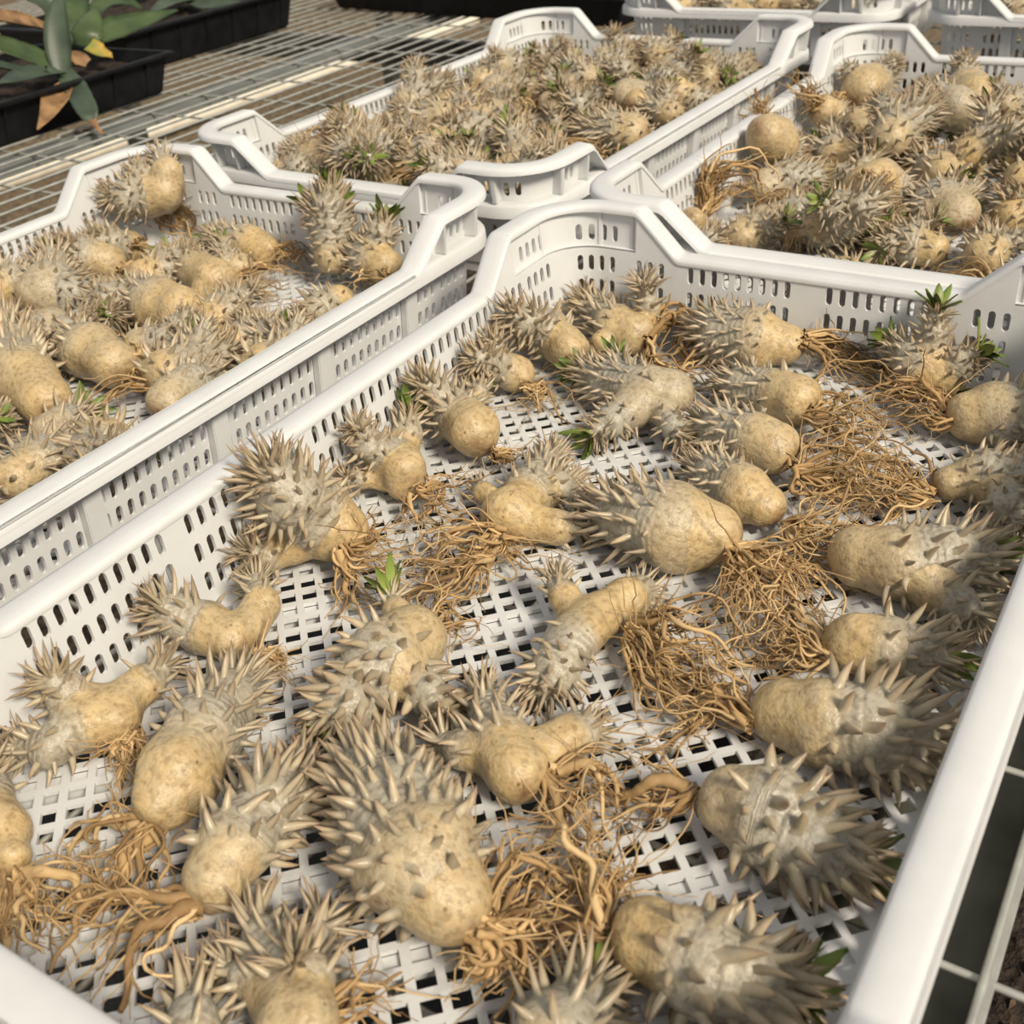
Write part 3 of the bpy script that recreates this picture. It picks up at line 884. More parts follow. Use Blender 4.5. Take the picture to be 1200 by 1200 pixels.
    def leaf_mesh(s, ci, n=10, ln=0.0130):
        rng = s.rng; c = s.ch[ci]
        tip, r_ = c['p'][-1]; tdir = unit(tip - c['p'][-2][0])
        ref = np.array([0, 0, 1.]) if abs(tdir[2]) < .9 else np.array([1., 0, 0])
        e1 = unit(np.cross(tdir, ref)); e2 = np.cross(tdir, e1)
        Vs, Fs, At = [], [], []; base = 0
        for i in range(n):
            a = i * 2.4 + rng.uniform(-.4, .4); tl = rng.uniform(.25, .95)
            rd = math.cos(a) * e1 + math.sin(a) * e2
            d = math.cos(tl) * tdir + math.sin(tl) * rd
            sd = unit(np.cross(tdir, rd)); nn = unit(np.cross(sd, d))
            L_ = ln * rng.uniform(.7, 1.3); w = L_ * rng.uniform(.15, .23)
            b0 = tip + (r_ * .88) * unit(tdir + rd * .25)
            prof = [(0, .45), (.3, .95), (.6, 1.0), (.85, .55), (1.0, .05)]
            for up in (0.00018, -0.00018):
                V = []
                for f, ww in prof:
                    ce = b0 + d * L_ * f + rd * L_ * .25 * f * f + nn * up
                    V += [ce - sd * w * ww + nn * w * .3, ce, ce + sd * w * ww + nn * w * .3]
                V = np.array(V); V[:, 2] = np.maximum(V[:, 2], s.floor + .0004)
                Vs.append(V)
                F_ = []
                for q in range(4):
                    for z in (0, 1): F_.append([q * 3 + z, q * 3 + z + 1, q * 3 + z + 4, q * 3 + z + 3])
                Fs.append(np.array(F_) + base); base += len(V)
                At.append(np.stack([np.repeat([0, .3, .6, .85, 1.0], 3) * .8 + rng.uniform(0, .2), np.full(15, rng.uniform(0, 1))], -1))
        return mesh_from('leaf_tuft', np.concatenate(Vs), [np.concatenate(Fs)], LEAF, True, np.concatenate(At))

def smooth_path(pts, n):
    P = np.asarray(pts, float)
    if len(P) == 2: P = np.array([P[0], (P[0] + P[1]) / 2, P[1]])
    Q = np.vstack([2 * P[0] - P[1], P, 2 * P[-1] - P[-2]])
    out = []
    m = len(P) - 1
    for x in np.linspace(0, m - 1e-6, n):
        i = int(x); t = x - i; a, b_, c, d = Q[i], Q[i + 1], Q[i + 2], Q[i + 3]
        out.append(.5 * ((2 * b_) + (-a + c) * t + (2 * a - 5 * b_ + 4 * c - d) * t * t + (-a + 3 * b_ - 3 * c + d) * t ** 3))
    return np.array(out)
def root_mesh(guide, rng, n=14, spread=0.016, r0=0.00105, floor=0.0, tap=0.0017, rootlets=2, curl=1.0, sides=5):
    """guide: world polyline from the root collar outwards; a bundle of wiggly roots follows it"""
    G = smooth_path(guide, 22)
    tot = np.linalg.norm(np.diff(G, axis=0), axis=1).sum()
    T = unit(np.gradient(G, axis=0))
    S1 = unit(np.cross(T, np.array([0, 0, 1.]) + 1e-3)); S2 = np.cross(S1, T)
    Vs, Fs, At = [], [], []; base = 0
    def emit(P, R_, tone, sd):
        nonlocal base
        P = P.copy(); P[:, 2] = np.maximum(P[:, 2], floor + R_ + 0.0002)
        V, F_ = tube_arrays(P, R_, sd, base)
        Vs.append(V); Fs.append(F_); base += len(V)
        At.append(np.stack([np.full(len(V), tone), np.full(len(V), rng.uniform(0, 1))], -1))
    f = np.linspace(0, 1, 22)
    for i in range(n):
        thick = i == 0
        end = 1.0 if thick else rng.uniform(.45, 1.1)
        m = 22
        ff = np.clip(f * end, 0, 1)
        C = np.stack([np.interp(ff, f, G[:, k]) for k in range(3)], -1)
        s1 = np.stack([np.interp(ff, f, S1[:, k]) for k in range(3)], -1); s2 = np.stack([np.interp(ff, f, S2[:, k]) for k in range(3)], -1)
        a = rng.normal(0, 1) * spread * (0.25 if thick else 1); b_ = abs(rng.normal(0, .45)) * spread
        ease = ff ** .75
        w = np.zeros(m); w2 = np.zeros(m)
        for q in range(3):
            k = rng.uniform(1.5, 4.0) * (q + 1) * tot / .07
            w += rng.normal(0, 1) * np.sin(k * ff * 3.1 + rng.uniform(0, 6.28)) / (q + 1)
            w2 += rng.normal(0, 1) * np.sin(k * ff * 3.3 + rng.uniform(0, 6.28)) / (q + 1)
        am = 0.0030 * curl * np.minimum(ff * 3, 1)
        off0 = rng.normal(0, .0018, 3)
        P = C + off0 + s1 * (a * ease + w * am)[:, None] + s2 * (b_ * np.sin(ff * math.pi * rng.uniform(.6, 1.0)) + w2 * am * .7)[:, None]
        rr_ = (tap if thick else r0 * rng.uniform(.45, 1.15)) * (1 - .72 * f) * (1 + .12 * np.sin(f * 40 + rng.uniform(0, 6)))
        emit(P, rr_, rng.uniform(0, 1), sides + (2 if thick else 0))
        for q in range(rootlets):
            j = rng.integers(3, 19); st = P[j]
            dirv = unit(unit(P[j + 1] - P[j - 1]) * .8 + rng.normal(0, .65, 3) * np.array([1, 1, .6]))
            l = rng.uniform(.008, .026)
            g = np.linspace(0, 1, 7)[:, None]
            bd = rng.normal(0, .35, 3)
            Q = st + dirv * l * g + bd * l * g * g + rng.normal(0, .0008, (7, 3)) * g
            emit(Q, np.linspace(1, .3, 7) * rr_[j] * rng.uniform(.3, .6) + .00012, rng.uniform(0, 1), 4)
    return mesh_from('root', np.concatenate(Vs), [np.concatenate(Fs)], ROOT, True, np.concatenate(At))

def assemble(name, chains, guides, leaves, res, rng, origin, floor=0.0, tone=None, rootkw=None, settle=True):
    pl = Plant(chains, res, rng, floor, tone, settle)
    t = empty(name, tuple(origin))
    def ch(nm, me):
        o = link(nm, me, t); o.location = tuple(-np.asarray(origin)); return o
    ch('caudex', pl.body_mesh())
    for ci in range(len(chains)):
        if chains[ci]['dens'] <= 0: continue
        me = pl.spine_mesh(ci)
        if me: tag(ch('spines', me), kind='stuff')
    for ci in leaves: ch('leaf_tuft', pl.leaf_mesh(ci))
    for g, kw in guides:
        k = dict(rootkw or {}); k.update(kw)
        ch('root', root_mesh(g, rng, floor=floor, **k))
    return t
INX, INY = CW / 2 - FLW - DRAFT - .003, CL / 2 - FLW - DRAFT - .003
def to_local(key, p):
    cx, cy, t = CRATES[key]; dx, dy = p[0] - cx, p[1] - cy
    return dx * math.cos(t) + dy * math.sin(t), -dx * math.sin(t) + dy * math.cos(t)
def px_chain(pts, rmaxw, lift, floor, key='A'):
    out = []
    for q in pts:
        u, v, r_ = q[:3]; ex = q[3] * .001 if len(q) > 3 else 0.0
        z = floor + .02
        for _ in range(6):
            p = onz(u, v, z); rw = r_ * depth(p) / F_PX
            z = floor + rw + .45 * max(rmaxw - rw, 0) + lift + ex
        # a point that would fall beyond the far walls leans up against them
        for _ in range(40):
            p = onz(u, v, z); rw = r_ * depth(p) / F_PX
            lx, ly = to_local(key, p)
            wall = .8 * rw + .003
            if (lx < -(INX - wall) or ly > INY - wall) and z < floor + .075: z += .0015
            else: break
        if lx > INX - .4 * rw:
            c_, t_ = CRATES[key], CRATES[key][2]
            p = p - (lx - (INX - .4 * rw)) * np.array([math.cos(t_), math.sin(t_), 0])
        out.append((p, rw))
    return out
def plant_px(label, main, branches=(), roots=(), leaves=(), lift=0.0, res=46, s0=.35, ln=11.5, dens=1.0, tone=None, name='spiny_succulent', group=None, seed=None, floor=0.0, rootkw=None, key='A', fat=1.0):
    """main / branches: pixel chains [(u,v,r_px[,extra_mm])...] or (chain, s0[, len mm[, dens]]); roots: list of (pixel polyline [(u,v,h_mm)..], kwargs)"""
    rng = np.random.default_rng(seed if seed is not None else abs(hash_(label)) % 100000)
    lift *= .001
    def norm(c): 
        if isinstance(c, tuple): return c
        return (c,)
    big = max(q[2] for q in main)
    p0 = onz(main[0][0], main[0][1], floor + .02 + lift); rmaxw = big * depth(p0) / F_PX
    chains = []
    for i, c in enumerate([main] + list(branches)):
        c = norm(c)
        pts = c[0]
        ss = c[1] if len(c) > 1 else (s0 if i == 0 else .45)
        l_ = c[2] if len(c) > 2 else ln
        dn = c[3] if len(c) > 3 else dens
        chains.append(dict(p=px_chain(pts, rmaxw, lift, floor, key), s0=ss, len=l_ * .001, dens=dn, fat=fat))
    guides = []
    for g in roots:
        pts, kw = g if isinstance(g, tuple) else (g, {})
        P = []
        for i, q in enumerate(pts):
            h = q[2] * .001 if len(q) > 2 else (chains[0]['p'][0][0][2] - floor if i == 0 else .004 + lift * .6)
            P.append(onz(q[0], q[1], floor + h))
        guides.append((P, kw))
    o = chains[0]['p'][min(1, len(chains[0]['p']) - 1)][0].copy(); o[2] = floor
    CLAMP[0] = key
    t = assemble(name, chains, guides, leaves, res, rng, o, floor, tone, rootkw, lift == 0)
    CLAMP[0] = None
    tag(t, label, 'plant', group)
    return t
def hash_(s):
    h = 7
    for ch_ in s: h = (h * 131 + ord(ch_)) % 1000003
    return h
# ------------------------------------------------------------------ plants in the front crate (pixel traced, resting on the crate floor)
GA = 'spiny plants spread out in the front crate'
def A_(label, main, branches=(), roots=(), leaves=(), **kw):
    kw.setdefault('group', GA); kw.setdefault('res', 52)
    return plant_px(label, main, branches, roots, leaves, **kw)
R1 = dict(n=10, spread=.010, curl=1.4)
RB = dict(n=15, spread=.019, curl=1.6)
RT = dict(n=10, spread=.012, r0=.0017, tap=.0025, rootlets=1, curl=1.2)

A_('forked spiny plant with an upright neck beside a coil of thick roots',
   [(742, 392, 24), (722, 384, 26), (700, 366, 18), (686, 356, 12)],
   [[(748, 385, 18), (760, 362, 14, 6), (756, 338, 12, 14)], ([(722, 398, 12), (704, 404, 11), (698, 392, 7)], .6)],
   [([(757, 400), (775, 378, 16), (803, 380, 14), (806, 420, 5), (770, 440, 4)], dict(n=10, spread=.009, r0=.0026, tap=.0028, rootlets=1, curl=1.5)),
    ([(760, 402), (765, 430, 5), (800, 448, 3), (835, 455, 3)], dict(n=9, spread=.010, r0=.0015))])
A_('pale round based plant with tall pointed spines leaning on the long wall slots',
   [(668, 412, 26), (642, 394, 25), (613, 380, 19), (602, 374, 13)], s0=.3)
A_('small plant with a round bare bulb and a ragged tuft of roots',
   [(606, 438, 23), (582, 430, 19), (560, 422, 14)], [[(585, 420, 14), (578, 404, 11, 6)]],
   [([(617, 455), (638, 468), (668, 498, 3)], RB)], s0=.4, ln=10)
A_('plump pitted plant with one broad spiny crown and one short side head',
   [(556, 513, 31), (538, 492, 30), (512, 468, 23), (500, 458, 15)], [([(550, 488, 17), (560, 466, 12, 6), (562, 456, 9, 8)], .5, 9)],
   [([(578, 530), (592, 540, 8), (600, 546, 3)], dict(n=14, spread=.006))], leaves=(1,))
A_('three headed plant with a bare tan bulb and ragged roots',
   [(474, 558, 29), (462, 546, 29), (430, 518, 17), (420, 506, 12)],
   [([(470, 535, 20), (478, 508, 15, 6), (479, 495, 11, 10)], .55, 8), ([(448, 560, 18), (424, 563, 12), (407, 563, 9)], .6, 8)],
   [([(490, 575), (515, 592), (550, 612, 3)], RB), ([(480, 580), (484, 620, 3)], dict(n=5, spread=.006))], leaves=(1,), s0=.5, ln=9)
A_('large round plant with long fanned crown spines and half its skin smooth gold',
   [(392, 620, 37), (366, 604, 46), (338, 582, 42), (322, 566, 28)],
   [([(345, 638, 24), (314, 654, 20), (298, 650, 13)], .55)],
   [([(400, 640), (425, 662, 8), (470, 664, 4)], RB), ([(398, 648), (408, 690, 5), (432, 722, 3)], dict(n=8, spread=.007, tap=.0025)), ([(410, 640), (450, 632, 6)], dict(n=14, spread=.007))], ln=14, s0=.42)
A_('smooth pale plant with a stubby upturned arm, its crown against the long wall',
   [(272, 748, 28), (238, 736, 31), (205, 722, 24), (192, 716, 15)],
   [([(288, 738, 23), (306, 708, 20, 4), (302, 688, 15, 8)], .75, 10)],
   [([(300, 765), (318, 775, 5), (330, 790, 3)], dict(n=12, spread=.007))], s0=.55, ln=12.5)
A_('cracked L shaped plant with three spiny ends and an earthy root clump',
   [(138, 846, 30), (105, 846, 32), (62, 882, 22), (30, 882, 14)],
   [([(140, 832, 27), (174, 805, 20, 3), (190, 788, 15, 6)], .72), ([(104, 832, 28), (80, 814, 22), (64, 804, 15)], .5, 12)],
   [([(150, 862), (156, 885, 6), (148, 918, 2)], dict(n=22, spread=.006, r0=.001)), ([(160, 858), (150, 880, 5), (140, 900, 2)], dict(n=14, spread=.007))], s0=.62)
A_('long egg shaped plant with smooth sheen and thick forked roots trailing to one side',
   [(192, 945, 34), (212, 915, 44), (240, 866, 42), (268, 826, 32), (282, 806, 22)], (),
   [([(182, 962), (155, 1010, 6), (125, 1045, 4), (75, 1065, 3)], dict(n=8, spread=.010, tap=.0038)), ([(175, 958), (135, 965, 10), (105, 985, 4), (85, 1030, 3)], dict(n=7, spread=.008, r0=.0016, tap=.0022)),
    ([(170, 972), (145, 1040, 4), (70, 1090, 3)], dict(n=12, spread=.012))], s0=.45, ln=12)
A_('brownish plant spined nearly all over with gnarled pale roots curving round below it',
   [(256, 1034, 38), (282, 994, 42), (322, 950, 38), (350, 924, 28)], (),
   [([(236, 1068), (200, 1080, 10), (150, 1120, 5), (110, 1190, 3)], dict(n=8, spread=.012, tap=.0036)), ([(230, 1060), (150, 1060, 14), (75, 1090, 6), (55, 1150, 4)], dict(n=6, spread=.008, r0=.0016, tap=.0024)),
    ([(232, 1070), (180, 1070, 8), (110, 1075, 3)], dict(n=8, spread=.014))], s0=.22, ln=12.5, fat=1.4)
A_('biggest barrel shaped plant, its grey side studded with broad blunt thorns',
   [(528, 1060, 50), (496, 1014, 70), (464, 964, 62), (438, 922, 42), (430, 908, 28)], (),
   [([(556, 1092), (580, 1118, 10), (560, 1150, 4)], dict(n=22, spread=.010, r0=.0017)), ([(566, 1090), (610, 1110, 6), (640, 1120, 3)], dict(n=18, spread=.011, r0=.0015)),
    ([(570, 1060), (600, 1000, 22), (650, 1015, 18), (700, 1050, 5)], dict(n=8, spread=.010)), ([(560, 1090), (640, 1050, 8), (745, 1030, 5)], dict(n=14, spread=.012))], s0=.28, ln=11, res=60, fat=1.4)
A_('golden bulb with a furry looking side knob and two bluish spiny heads',
   [(606, 906, 38), (588, 872, 33), (574, 838, 25), (568, 822, 16)],
   [([(632, 884, 28), (664, 868, 24), (684, 858, 21)], .85, 8, .7), ([(582, 890, 25), (544, 884, 22), (522, 876, 14)], .45)],
   [([(640, 910), (668, 955, 8), (685, 1005, 4), (720, 1040, 3)], dict(n=12, spread=.010, tap=.0027)), ([(650, 898), (700, 905, 10), (718, 940, 3)], dict(n=7, spread=.010, tap=.0022)), ([(640, 908), (680, 930, 5), (700, 1000, 3)], RB)], ln=11.5)
A_('T shaped bare plant with a short necked knob and a huge fan of fine roots',
   [(704, 726, 27), (672, 754, 30), (648, 790, 27), (638, 802, 20)],
   [([(692, 730, 26), (735, 704, 25), (750, 696, 20)], .93, 8, .8), ([(682, 736, 20), (662, 702, 18, 5), (654, 686, 14, 9)], .8, 9)],
   [([(738, 738), (790, 762, 12), (850, 815, 4)], RB), ([(740, 742), (770, 790, 6), (850, 830, 3)], RB), ([(742, 735), (800, 750, 16), (872, 790, 4)], dict(n=10, spread=.02, curl=1.6)),
    ([(735, 745), (790, 820, 5), (830, 835, 3)], dict(n=18, spread=.014))], s0=.62, ln=10)
A_('knobbly plant with a grey thorny upper head and a smooth finger like arm',
   [(596, 608, 31), (616, 584, 28), (640, 552, 22, 4), (646, 538, 15, 6)],
   [([(612, 614, 22), (654, 622, 18), (676, 619, 13)], .8, 9, .8), ([(588, 596, 17), (568, 582, 13), (560, 572, 8)], .7, 6, .7), ([(625, 580, 24), (655, 575, 19), (670, 570, 13)], .35, 8)],
   [([(588, 625), (545, 628, 14), (505, 655, 5), (470, 668, 3)], dict(n=14, spread=.015, curl=1.6)), ([(585, 632), (570, 665, 6), (510, 690, 3), (440, 670, 3)], RB), ([(590, 630), (600, 660, 4)], dict(n=8, spread=.008)),
    ([(580, 635), (520, 690, 5), (490, 740, 3), (520, 770, 3)], dict(n=12, spread=.018, curl=1.6))], s0=.4, ln=9)
A_('stout plant with a grey spiny shoulder and a deep pile of roots at its base',
   [(834, 630, 37), (790, 624, 46), (745, 614, 40), (714, 606, 27)], (),
   [([(855, 645), (890, 672, 14), (920, 730, 6), (945, 770, 3)], RB), ([(858, 640), (905, 680, 10), (960, 700, 4)], RB), ([(856, 650), (870, 700, 10), (855, 770, 4)], dict(n=14, spread=.013)),
    ([(858, 648), (900, 720, 8), (880, 780, 3), (930, 790, 3)], dict(n=13, spread=.022, curl=1.8)), ([(860, 640), (930, 665, 8), (985, 700, 3)], dict(n=11, spread=.018, curl=1.6))], s0=.45, ln=13.5, res=58)
A_('many headed grey plant without visible roots, behind the knobbly plant with a smooth arm',
   [(786, 466, 27), (755, 464, 30), (716, 454, 23), (692, 444, 15)],
   [([(748, 480, 26), (716, 500, 18), (702, 510, 12)], .4, 10), ([(775, 488, 19), (790, 508, 14), (796, 516, 9)], .4, 10), ([(735, 455, 20), (728, 438, 14, 8), (724, 430, 9, 10)], .4, 9)],
   leaves=(0, 1, 3), ln=10, s0=.25, tone=.5)
A_('grey thorned barrel with a tan root end lying along the end wall slots',
   [(918, 392, 27), (884, 384, 34), (848, 380, 31), (828, 376, 20)], (),
   [([(942, 396), (985, 402, 14), (1020, 418, 4), (1050, 440, 3)], dict(n=16, spread=.012)), ([(942, 400), (980, 425, 6), (1040, 445, 3)], dict(n=14, spread=.014))], s0=.4, ln=10.5)
A_('topmost of three plants lying in a parallel row, its root end rough and brown stained',
   [(934, 470, 29), (904, 462, 28), (872, 455, 22), (852, 452, 13)], (),
   [([(950, 485), (985, 480, 10), (1035, 500, 4)], RB), ([(948, 490), (1000, 520, 6), (1045, 550, 3)], RB)], s0=.35, ln=10.5)
A_('middle of three plants lying in a parallel row, its rounded end smooth and pale gold',
   [(910, 530, 30), (880, 520, 30), (846, 510, 25), (824, 505, 15)], (),
   [([(935, 550), (980, 540, 12), (1040, 560, 4)], RB), ([(935, 555), (960, 590, 5), (1020, 600, 3)], dict(n=12, spread=.02, curl=1.7)), ([(935, 552), (1000, 575, 5), (1060, 590, 3)], dict(n=16, spread=.012))], s0=.38, ln=11.5)
A_('wrinkled oval plant, lowest of three lying in a parallel row',
   [(896, 598, 27), (870, 582, 32), (838, 566, 26), (818, 556, 15)], (),
   [([(922, 615), (955, 625, 8), (1005, 618, 3)], RB), ([(920, 620), (960, 650, 6), (1010, 660, 3)], RB)], s0=.42, ln=9.5)
A_('grey barrel with two star like crowns of long spines by the crate side',
   [(1010, 656, 37), (1052, 662, 43), (1102, 664, 42), (1138, 658, 28), (1146, 655, 18)],
   [([(1092, 690, 30), (1125, 710, 22), (1140, 719, 13)], .45, 14)], (), leaves=(0,), s0=.35, ln=14.5, res=58)
A_('short fat plant between two larger barrels, green leaves in its long spined crown',
   [(1000, 756, 37), (1038, 764, 36), (1074, 770, 28), (1090, 771, 17)], (),
   [([(975, 770), (940, 775, 8), (890, 790, 3)], dict(n=14, spread=.014)), ([(972, 765), (930, 750, 6), (880, 740, 3)], dict(n=14, spread=.014))], leaves=(0,), s0=.38, ln=14)
A_('long brown skinned barrel with dense forward pointing spines, third down beside the crate side',
   [(918, 840, 38), (962, 850, 46), (1020, 858, 50), (1064, 865, 36), (1080, 870, 22)], (),
   [([(882, 845), (840, 815, 8), (800, 790, 3)], dict(n=14, spread=.014)), ([(885, 850), (850, 830, 6), (790, 860, 3), (740, 880, 3)], dict(n=12, spread=.012))], leaves=(0,), s0=.42, ln=15, res=58, fat=1.4)
A_('silvery plant with a dull tan rounded end and thorns down to its tip',
   [(856, 942, 44), (902, 960, 54), (950, 985, 48), (986, 1000, 30), (996, 1004, 20)], (),
   [([(810, 925), (760, 930, 8), (700, 920, 5)], dict(n=8, spread=.010, tap=.003)), ([(812, 930), (770, 960, 5), (730, 930, 3)], dict(n=9, spread=.01))], leaves=(0,), s0=.3, ln=13.5, res=58, tone=.4, fat=1.4)
A_('spiny brown plant, its base by the roots of the biggest barrel',
   [(762, 1104, 52), (820, 1132, 58), (878, 1152, 46), (908, 1158, 28)], (),
   [([(710, 1095), (680, 1085, 12), (640, 1090, 5), (600, 1085, 4)], dict(n=10, spread=.010, tap=.0025)), ([(715, 1080), (700, 1030, 14), (745, 1040, 6)], dict(n=9, spread=.012)), ([(712, 1090), (690, 1050, 8), (640, 1000, 4)], dict(n=14, spread=.014))], leaves=(0,), s0=.3, ln=14, res=58, fat=1.4)
A_('blue grey star crowned plant beside the spiny brown one',
   [(640, 1250, 46), (655, 1215, 46), (678, 1180, 32), (690, 1165, 20)], (), (), leaves=(0,), s0=.25, ln=14, tone=.5)
A_('several headed plant with star shaped crowns below the brownish all over spined one',
   [(350, 1205, 50), (345, 1160, 40), (310, 1105, 24), (298, 1085, 14)],
   [([(345, 1150, 34), (370, 1110, 22), (378, 1092, 13)], .4), ([(350, 1170, 36), (365, 1150, 26, 6), (350, 1138, 15, 12)], .4), ([(330, 1180, 34), (290, 1150, 22), (272, 1140, 13)], .4)],
   [([(380, 1190), (430, 1170, 6), (480, 1165, 3)], R1)], s0=.35, ln=13, res=58)
A_('pale frosted star shaped crown at the foot of the several headed plant',
   [(225, 1240, 32), (228, 1205, 30), (230, 1178, 20)], (), (), s0=.3, ln=13, tone=.6)
A_('elongated bare golden plant tapering into a thick forked root at the crate end',
   [(16, 1008, 22), (4, 976, 29), (-14, 936, 26), (-30, 890, 18)], (),
   [([(14, 1030), (14, 1075, 8), (12, 1110, 4)], dict(n=7, spread=.006, tap=.0042)), ([(28, 1022), (62, 1026, 10), (95, 1042, 4), (110, 1060, 3)], dict(n=6, spread=.006, tap=.0030)), ([(20, 1030), (30, 1080, 5), (40, 1120, 3)], dict(n=18, spread=.010))], s0=.8, ln=11)
A_('wide spiny plant with a bare leaf tipped cone and a heavily thorned head',
   [(482, 752, 40), (448, 778, 45), (412, 822, 36), (398, 842, 22)],
   [([(474, 745, 30), (464, 716, 18, 6), (460, 704, 11, 10)], .85, 8, .7), ([(466, 792, 36), (498, 816, 25), (518, 836, 14)], .4)],
   [([(505, 740), (520, 730, 6), (535, 735, 3)], dict(n=14, spread=.012))], leaves=(0, 1), s0=.22, ln=12.5, res=58, fat=1.4)
A_('tan plant at the crate side sending arched roots across the floor, few thorns',
   [(1136, 490, 29), (1166, 488, 35), (1204, 486, 32), (1222, 484, 22)], [([(1165, 495, 24), (1178, 512, 16), (1182, 518, 10)], .4, 11)],
   [([(1116, 488), (1085, 460, 16), (1040, 465, 8), (1000, 480, 3)], dict(n=16, spread=.008, r0=.0015)), ([(1116, 490), (1090, 475, 12), (1030, 480, 4)], dict(n=14, spread=.010)), ([(1118, 495), (1090, 500, 8), (1060, 490, 4)], dict(n=14, spread=.008))],
   leaves=(1,), s0=.45, ln=11)
A_('pinkish brown plant with many short upright thorns, its roots meeting those of the parallel row',
   [(1112, 570, 22), (1150, 562, 31), (1196, 572, 32), (1214, 576, 22)], [([(1165, 570, 26), (1185, 600, 22), (1195, 618, 13)], .4, 12)],
   [([(1090, 580), (1040, 570, 8), (985, 590, 4)], RB), ([(1088, 585), (1050, 560, 10), (1000, 530, 4), (960, 520, 3)], dict(n=10, spread=.016, curl=1.6)), ([(1090, 585), (1030, 600, 5), (950, 610, 3)], dict(n=10, spread=.016, curl=1.6))], s0=.25, ln=9.5, tone=.25)
A_('cluster of small leafy heads in the corner of the end wall, one standing taller',
   [(1088, 440, 24), (1068, 418, 21), (1052, 406, 14)],
   [([(1092, 425, 20), (1094, 390, 15, 4), (1098, 370, 11, 8)], .3, 7.5), ([(1104, 436, 24), (1126, 424, 20), (1138, 418, 13)], .4, 8), ([(1105, 445, 20), (1112, 452, 10), (1116, 456, 6)], .6, 7)],
   [([(1062, 455), (1030, 440, 6), (985, 430, 3)], dict(n=14, spread=.010))], leaves=(0, 1, 2, 3), s0=.4, ln=8)
# ------------------------------------------------------------------ prototypes for the piled crates
PROTO = []
def make_proto(k):
    rng = np.random.default_rng(500 + k)
    r_ = rng.uniform(.0125, .0175); L_ = r_ * rng.uniform(1.5, 2.6)
    tone = rng.uniform(0, .5)
    P = [(np.array([0, 0, r_]), r_), (np.array([L_ * .45, rng.normal(0, .003), r_ * 1.03]), r_ * rng.uniform(.95, 1.12)),
         (np.array([L_, rng.normal(0, .005), r_ * rng.uniform(.95, 1.25)]), r_ * rng.uniform(.62, .8)), (np.array([L_ * 1.22, rng.normal(0, .006), r_ * rng.uniform(1, 1.4)]), r_ * .45)]
    bare = k % 5 == 3
    ch = [dict(p=P, s0=(.5 if bare else rng.uniform(-.15, .18)), len=rng.uniform(.0095, .0135), dens=1.0, fat=1.0)]
    lv = [0] if rng.uniform() < .55 else []
    for b_ in range(int(rng.integers(0, 3))):
        a = rng.uniform(.5, 2.4) * rng.choice([-1, 1]); st = P[1][0]
        d = np.array([math.cos(a) * .6 + .3, math.sin(a), rng.uniform(.1, .8)]); d /= np.linalg.norm(d)
        ch.append(dict(p=[(st, r_ * .7), (st + d * r_ * 1.35, r_ * .52), (st + d * r_ * 1.9, r_ * .36)], s0=.4, len=rng.uniform(.008, .012), dens=1.0, fat=1.0))
        if rng.uniform() < .6: lv.append(len(ch) - 1)
    pl = Plant(ch, 34, rng, 0.0, tone)
    parts = [('caudex', pl.body_mesh(), None)]
    for ci in range(len(ch)):
        me = pl.spine_mesh(ci)
        if me: parts.append(('spines', me, 'stuff'))
    for ci in lv: parts.append(('leaf_tuft', pl.leaf_mesh(ci, 7, .0105), None))
    a = rng.uniform(-.5, .5); l = rng.uniform(.03, .055)
    s_ = np.array([-r_ * .85, 0, r_ * .8])
    g = [s_, s_ + np.array([-l * .35, a * l * .4, .004]), s_ + np.array([-l * .8, a * l, -r_ * .5]), s_ + np.array([-l, a * l * 1.8, -r_ * .7])]
    parts.append(('root', root_mesh(g, rng, n=int(rng.integers(9, 16)), spread=.011, rootlets=1, sides=4), None))
    nh = ('single headed', 'two headed', 'three headed')[len(ch) - 1]
    desc = ('smooth ' if bare else ('grey ' if tone > .28 else 'tan ')) + nh
    pts = np.concatenate([np.array([v.co for v in me.vertices])[::7] for nm, me, kd in parts if nm != 'root'])
    rpts = np.array([v.co for v in parts[-1][1].vertices])[::11]
    return parts, r_, desc, bool(lv), pts, rpts
for k in range(16): PROTO.append(make_proto(k))
def put(k, x, y, z, rz, tilt, roll, label, group, sc=1.0, noroot=False):
    parts, r_, desc, leafy, _p, _r = PROTO[k]
    label = desc + (' rootless' if noroot else '') + ' plant' + (' with green tuft' if leafy else '') + ' ' + label
    t = empty('spiny_succulent', (x, y, z))
    t.rotation_euler = (roll, tilt, rz); t.scale = (sc, sc, sc)
    for nm, me, kd in parts:
        if noroot and nm == 'root': continue
        o = link(nm, me, t)
        if kd: o['kind'] = kd
    tag(t, label, 'plant', group)
    return t
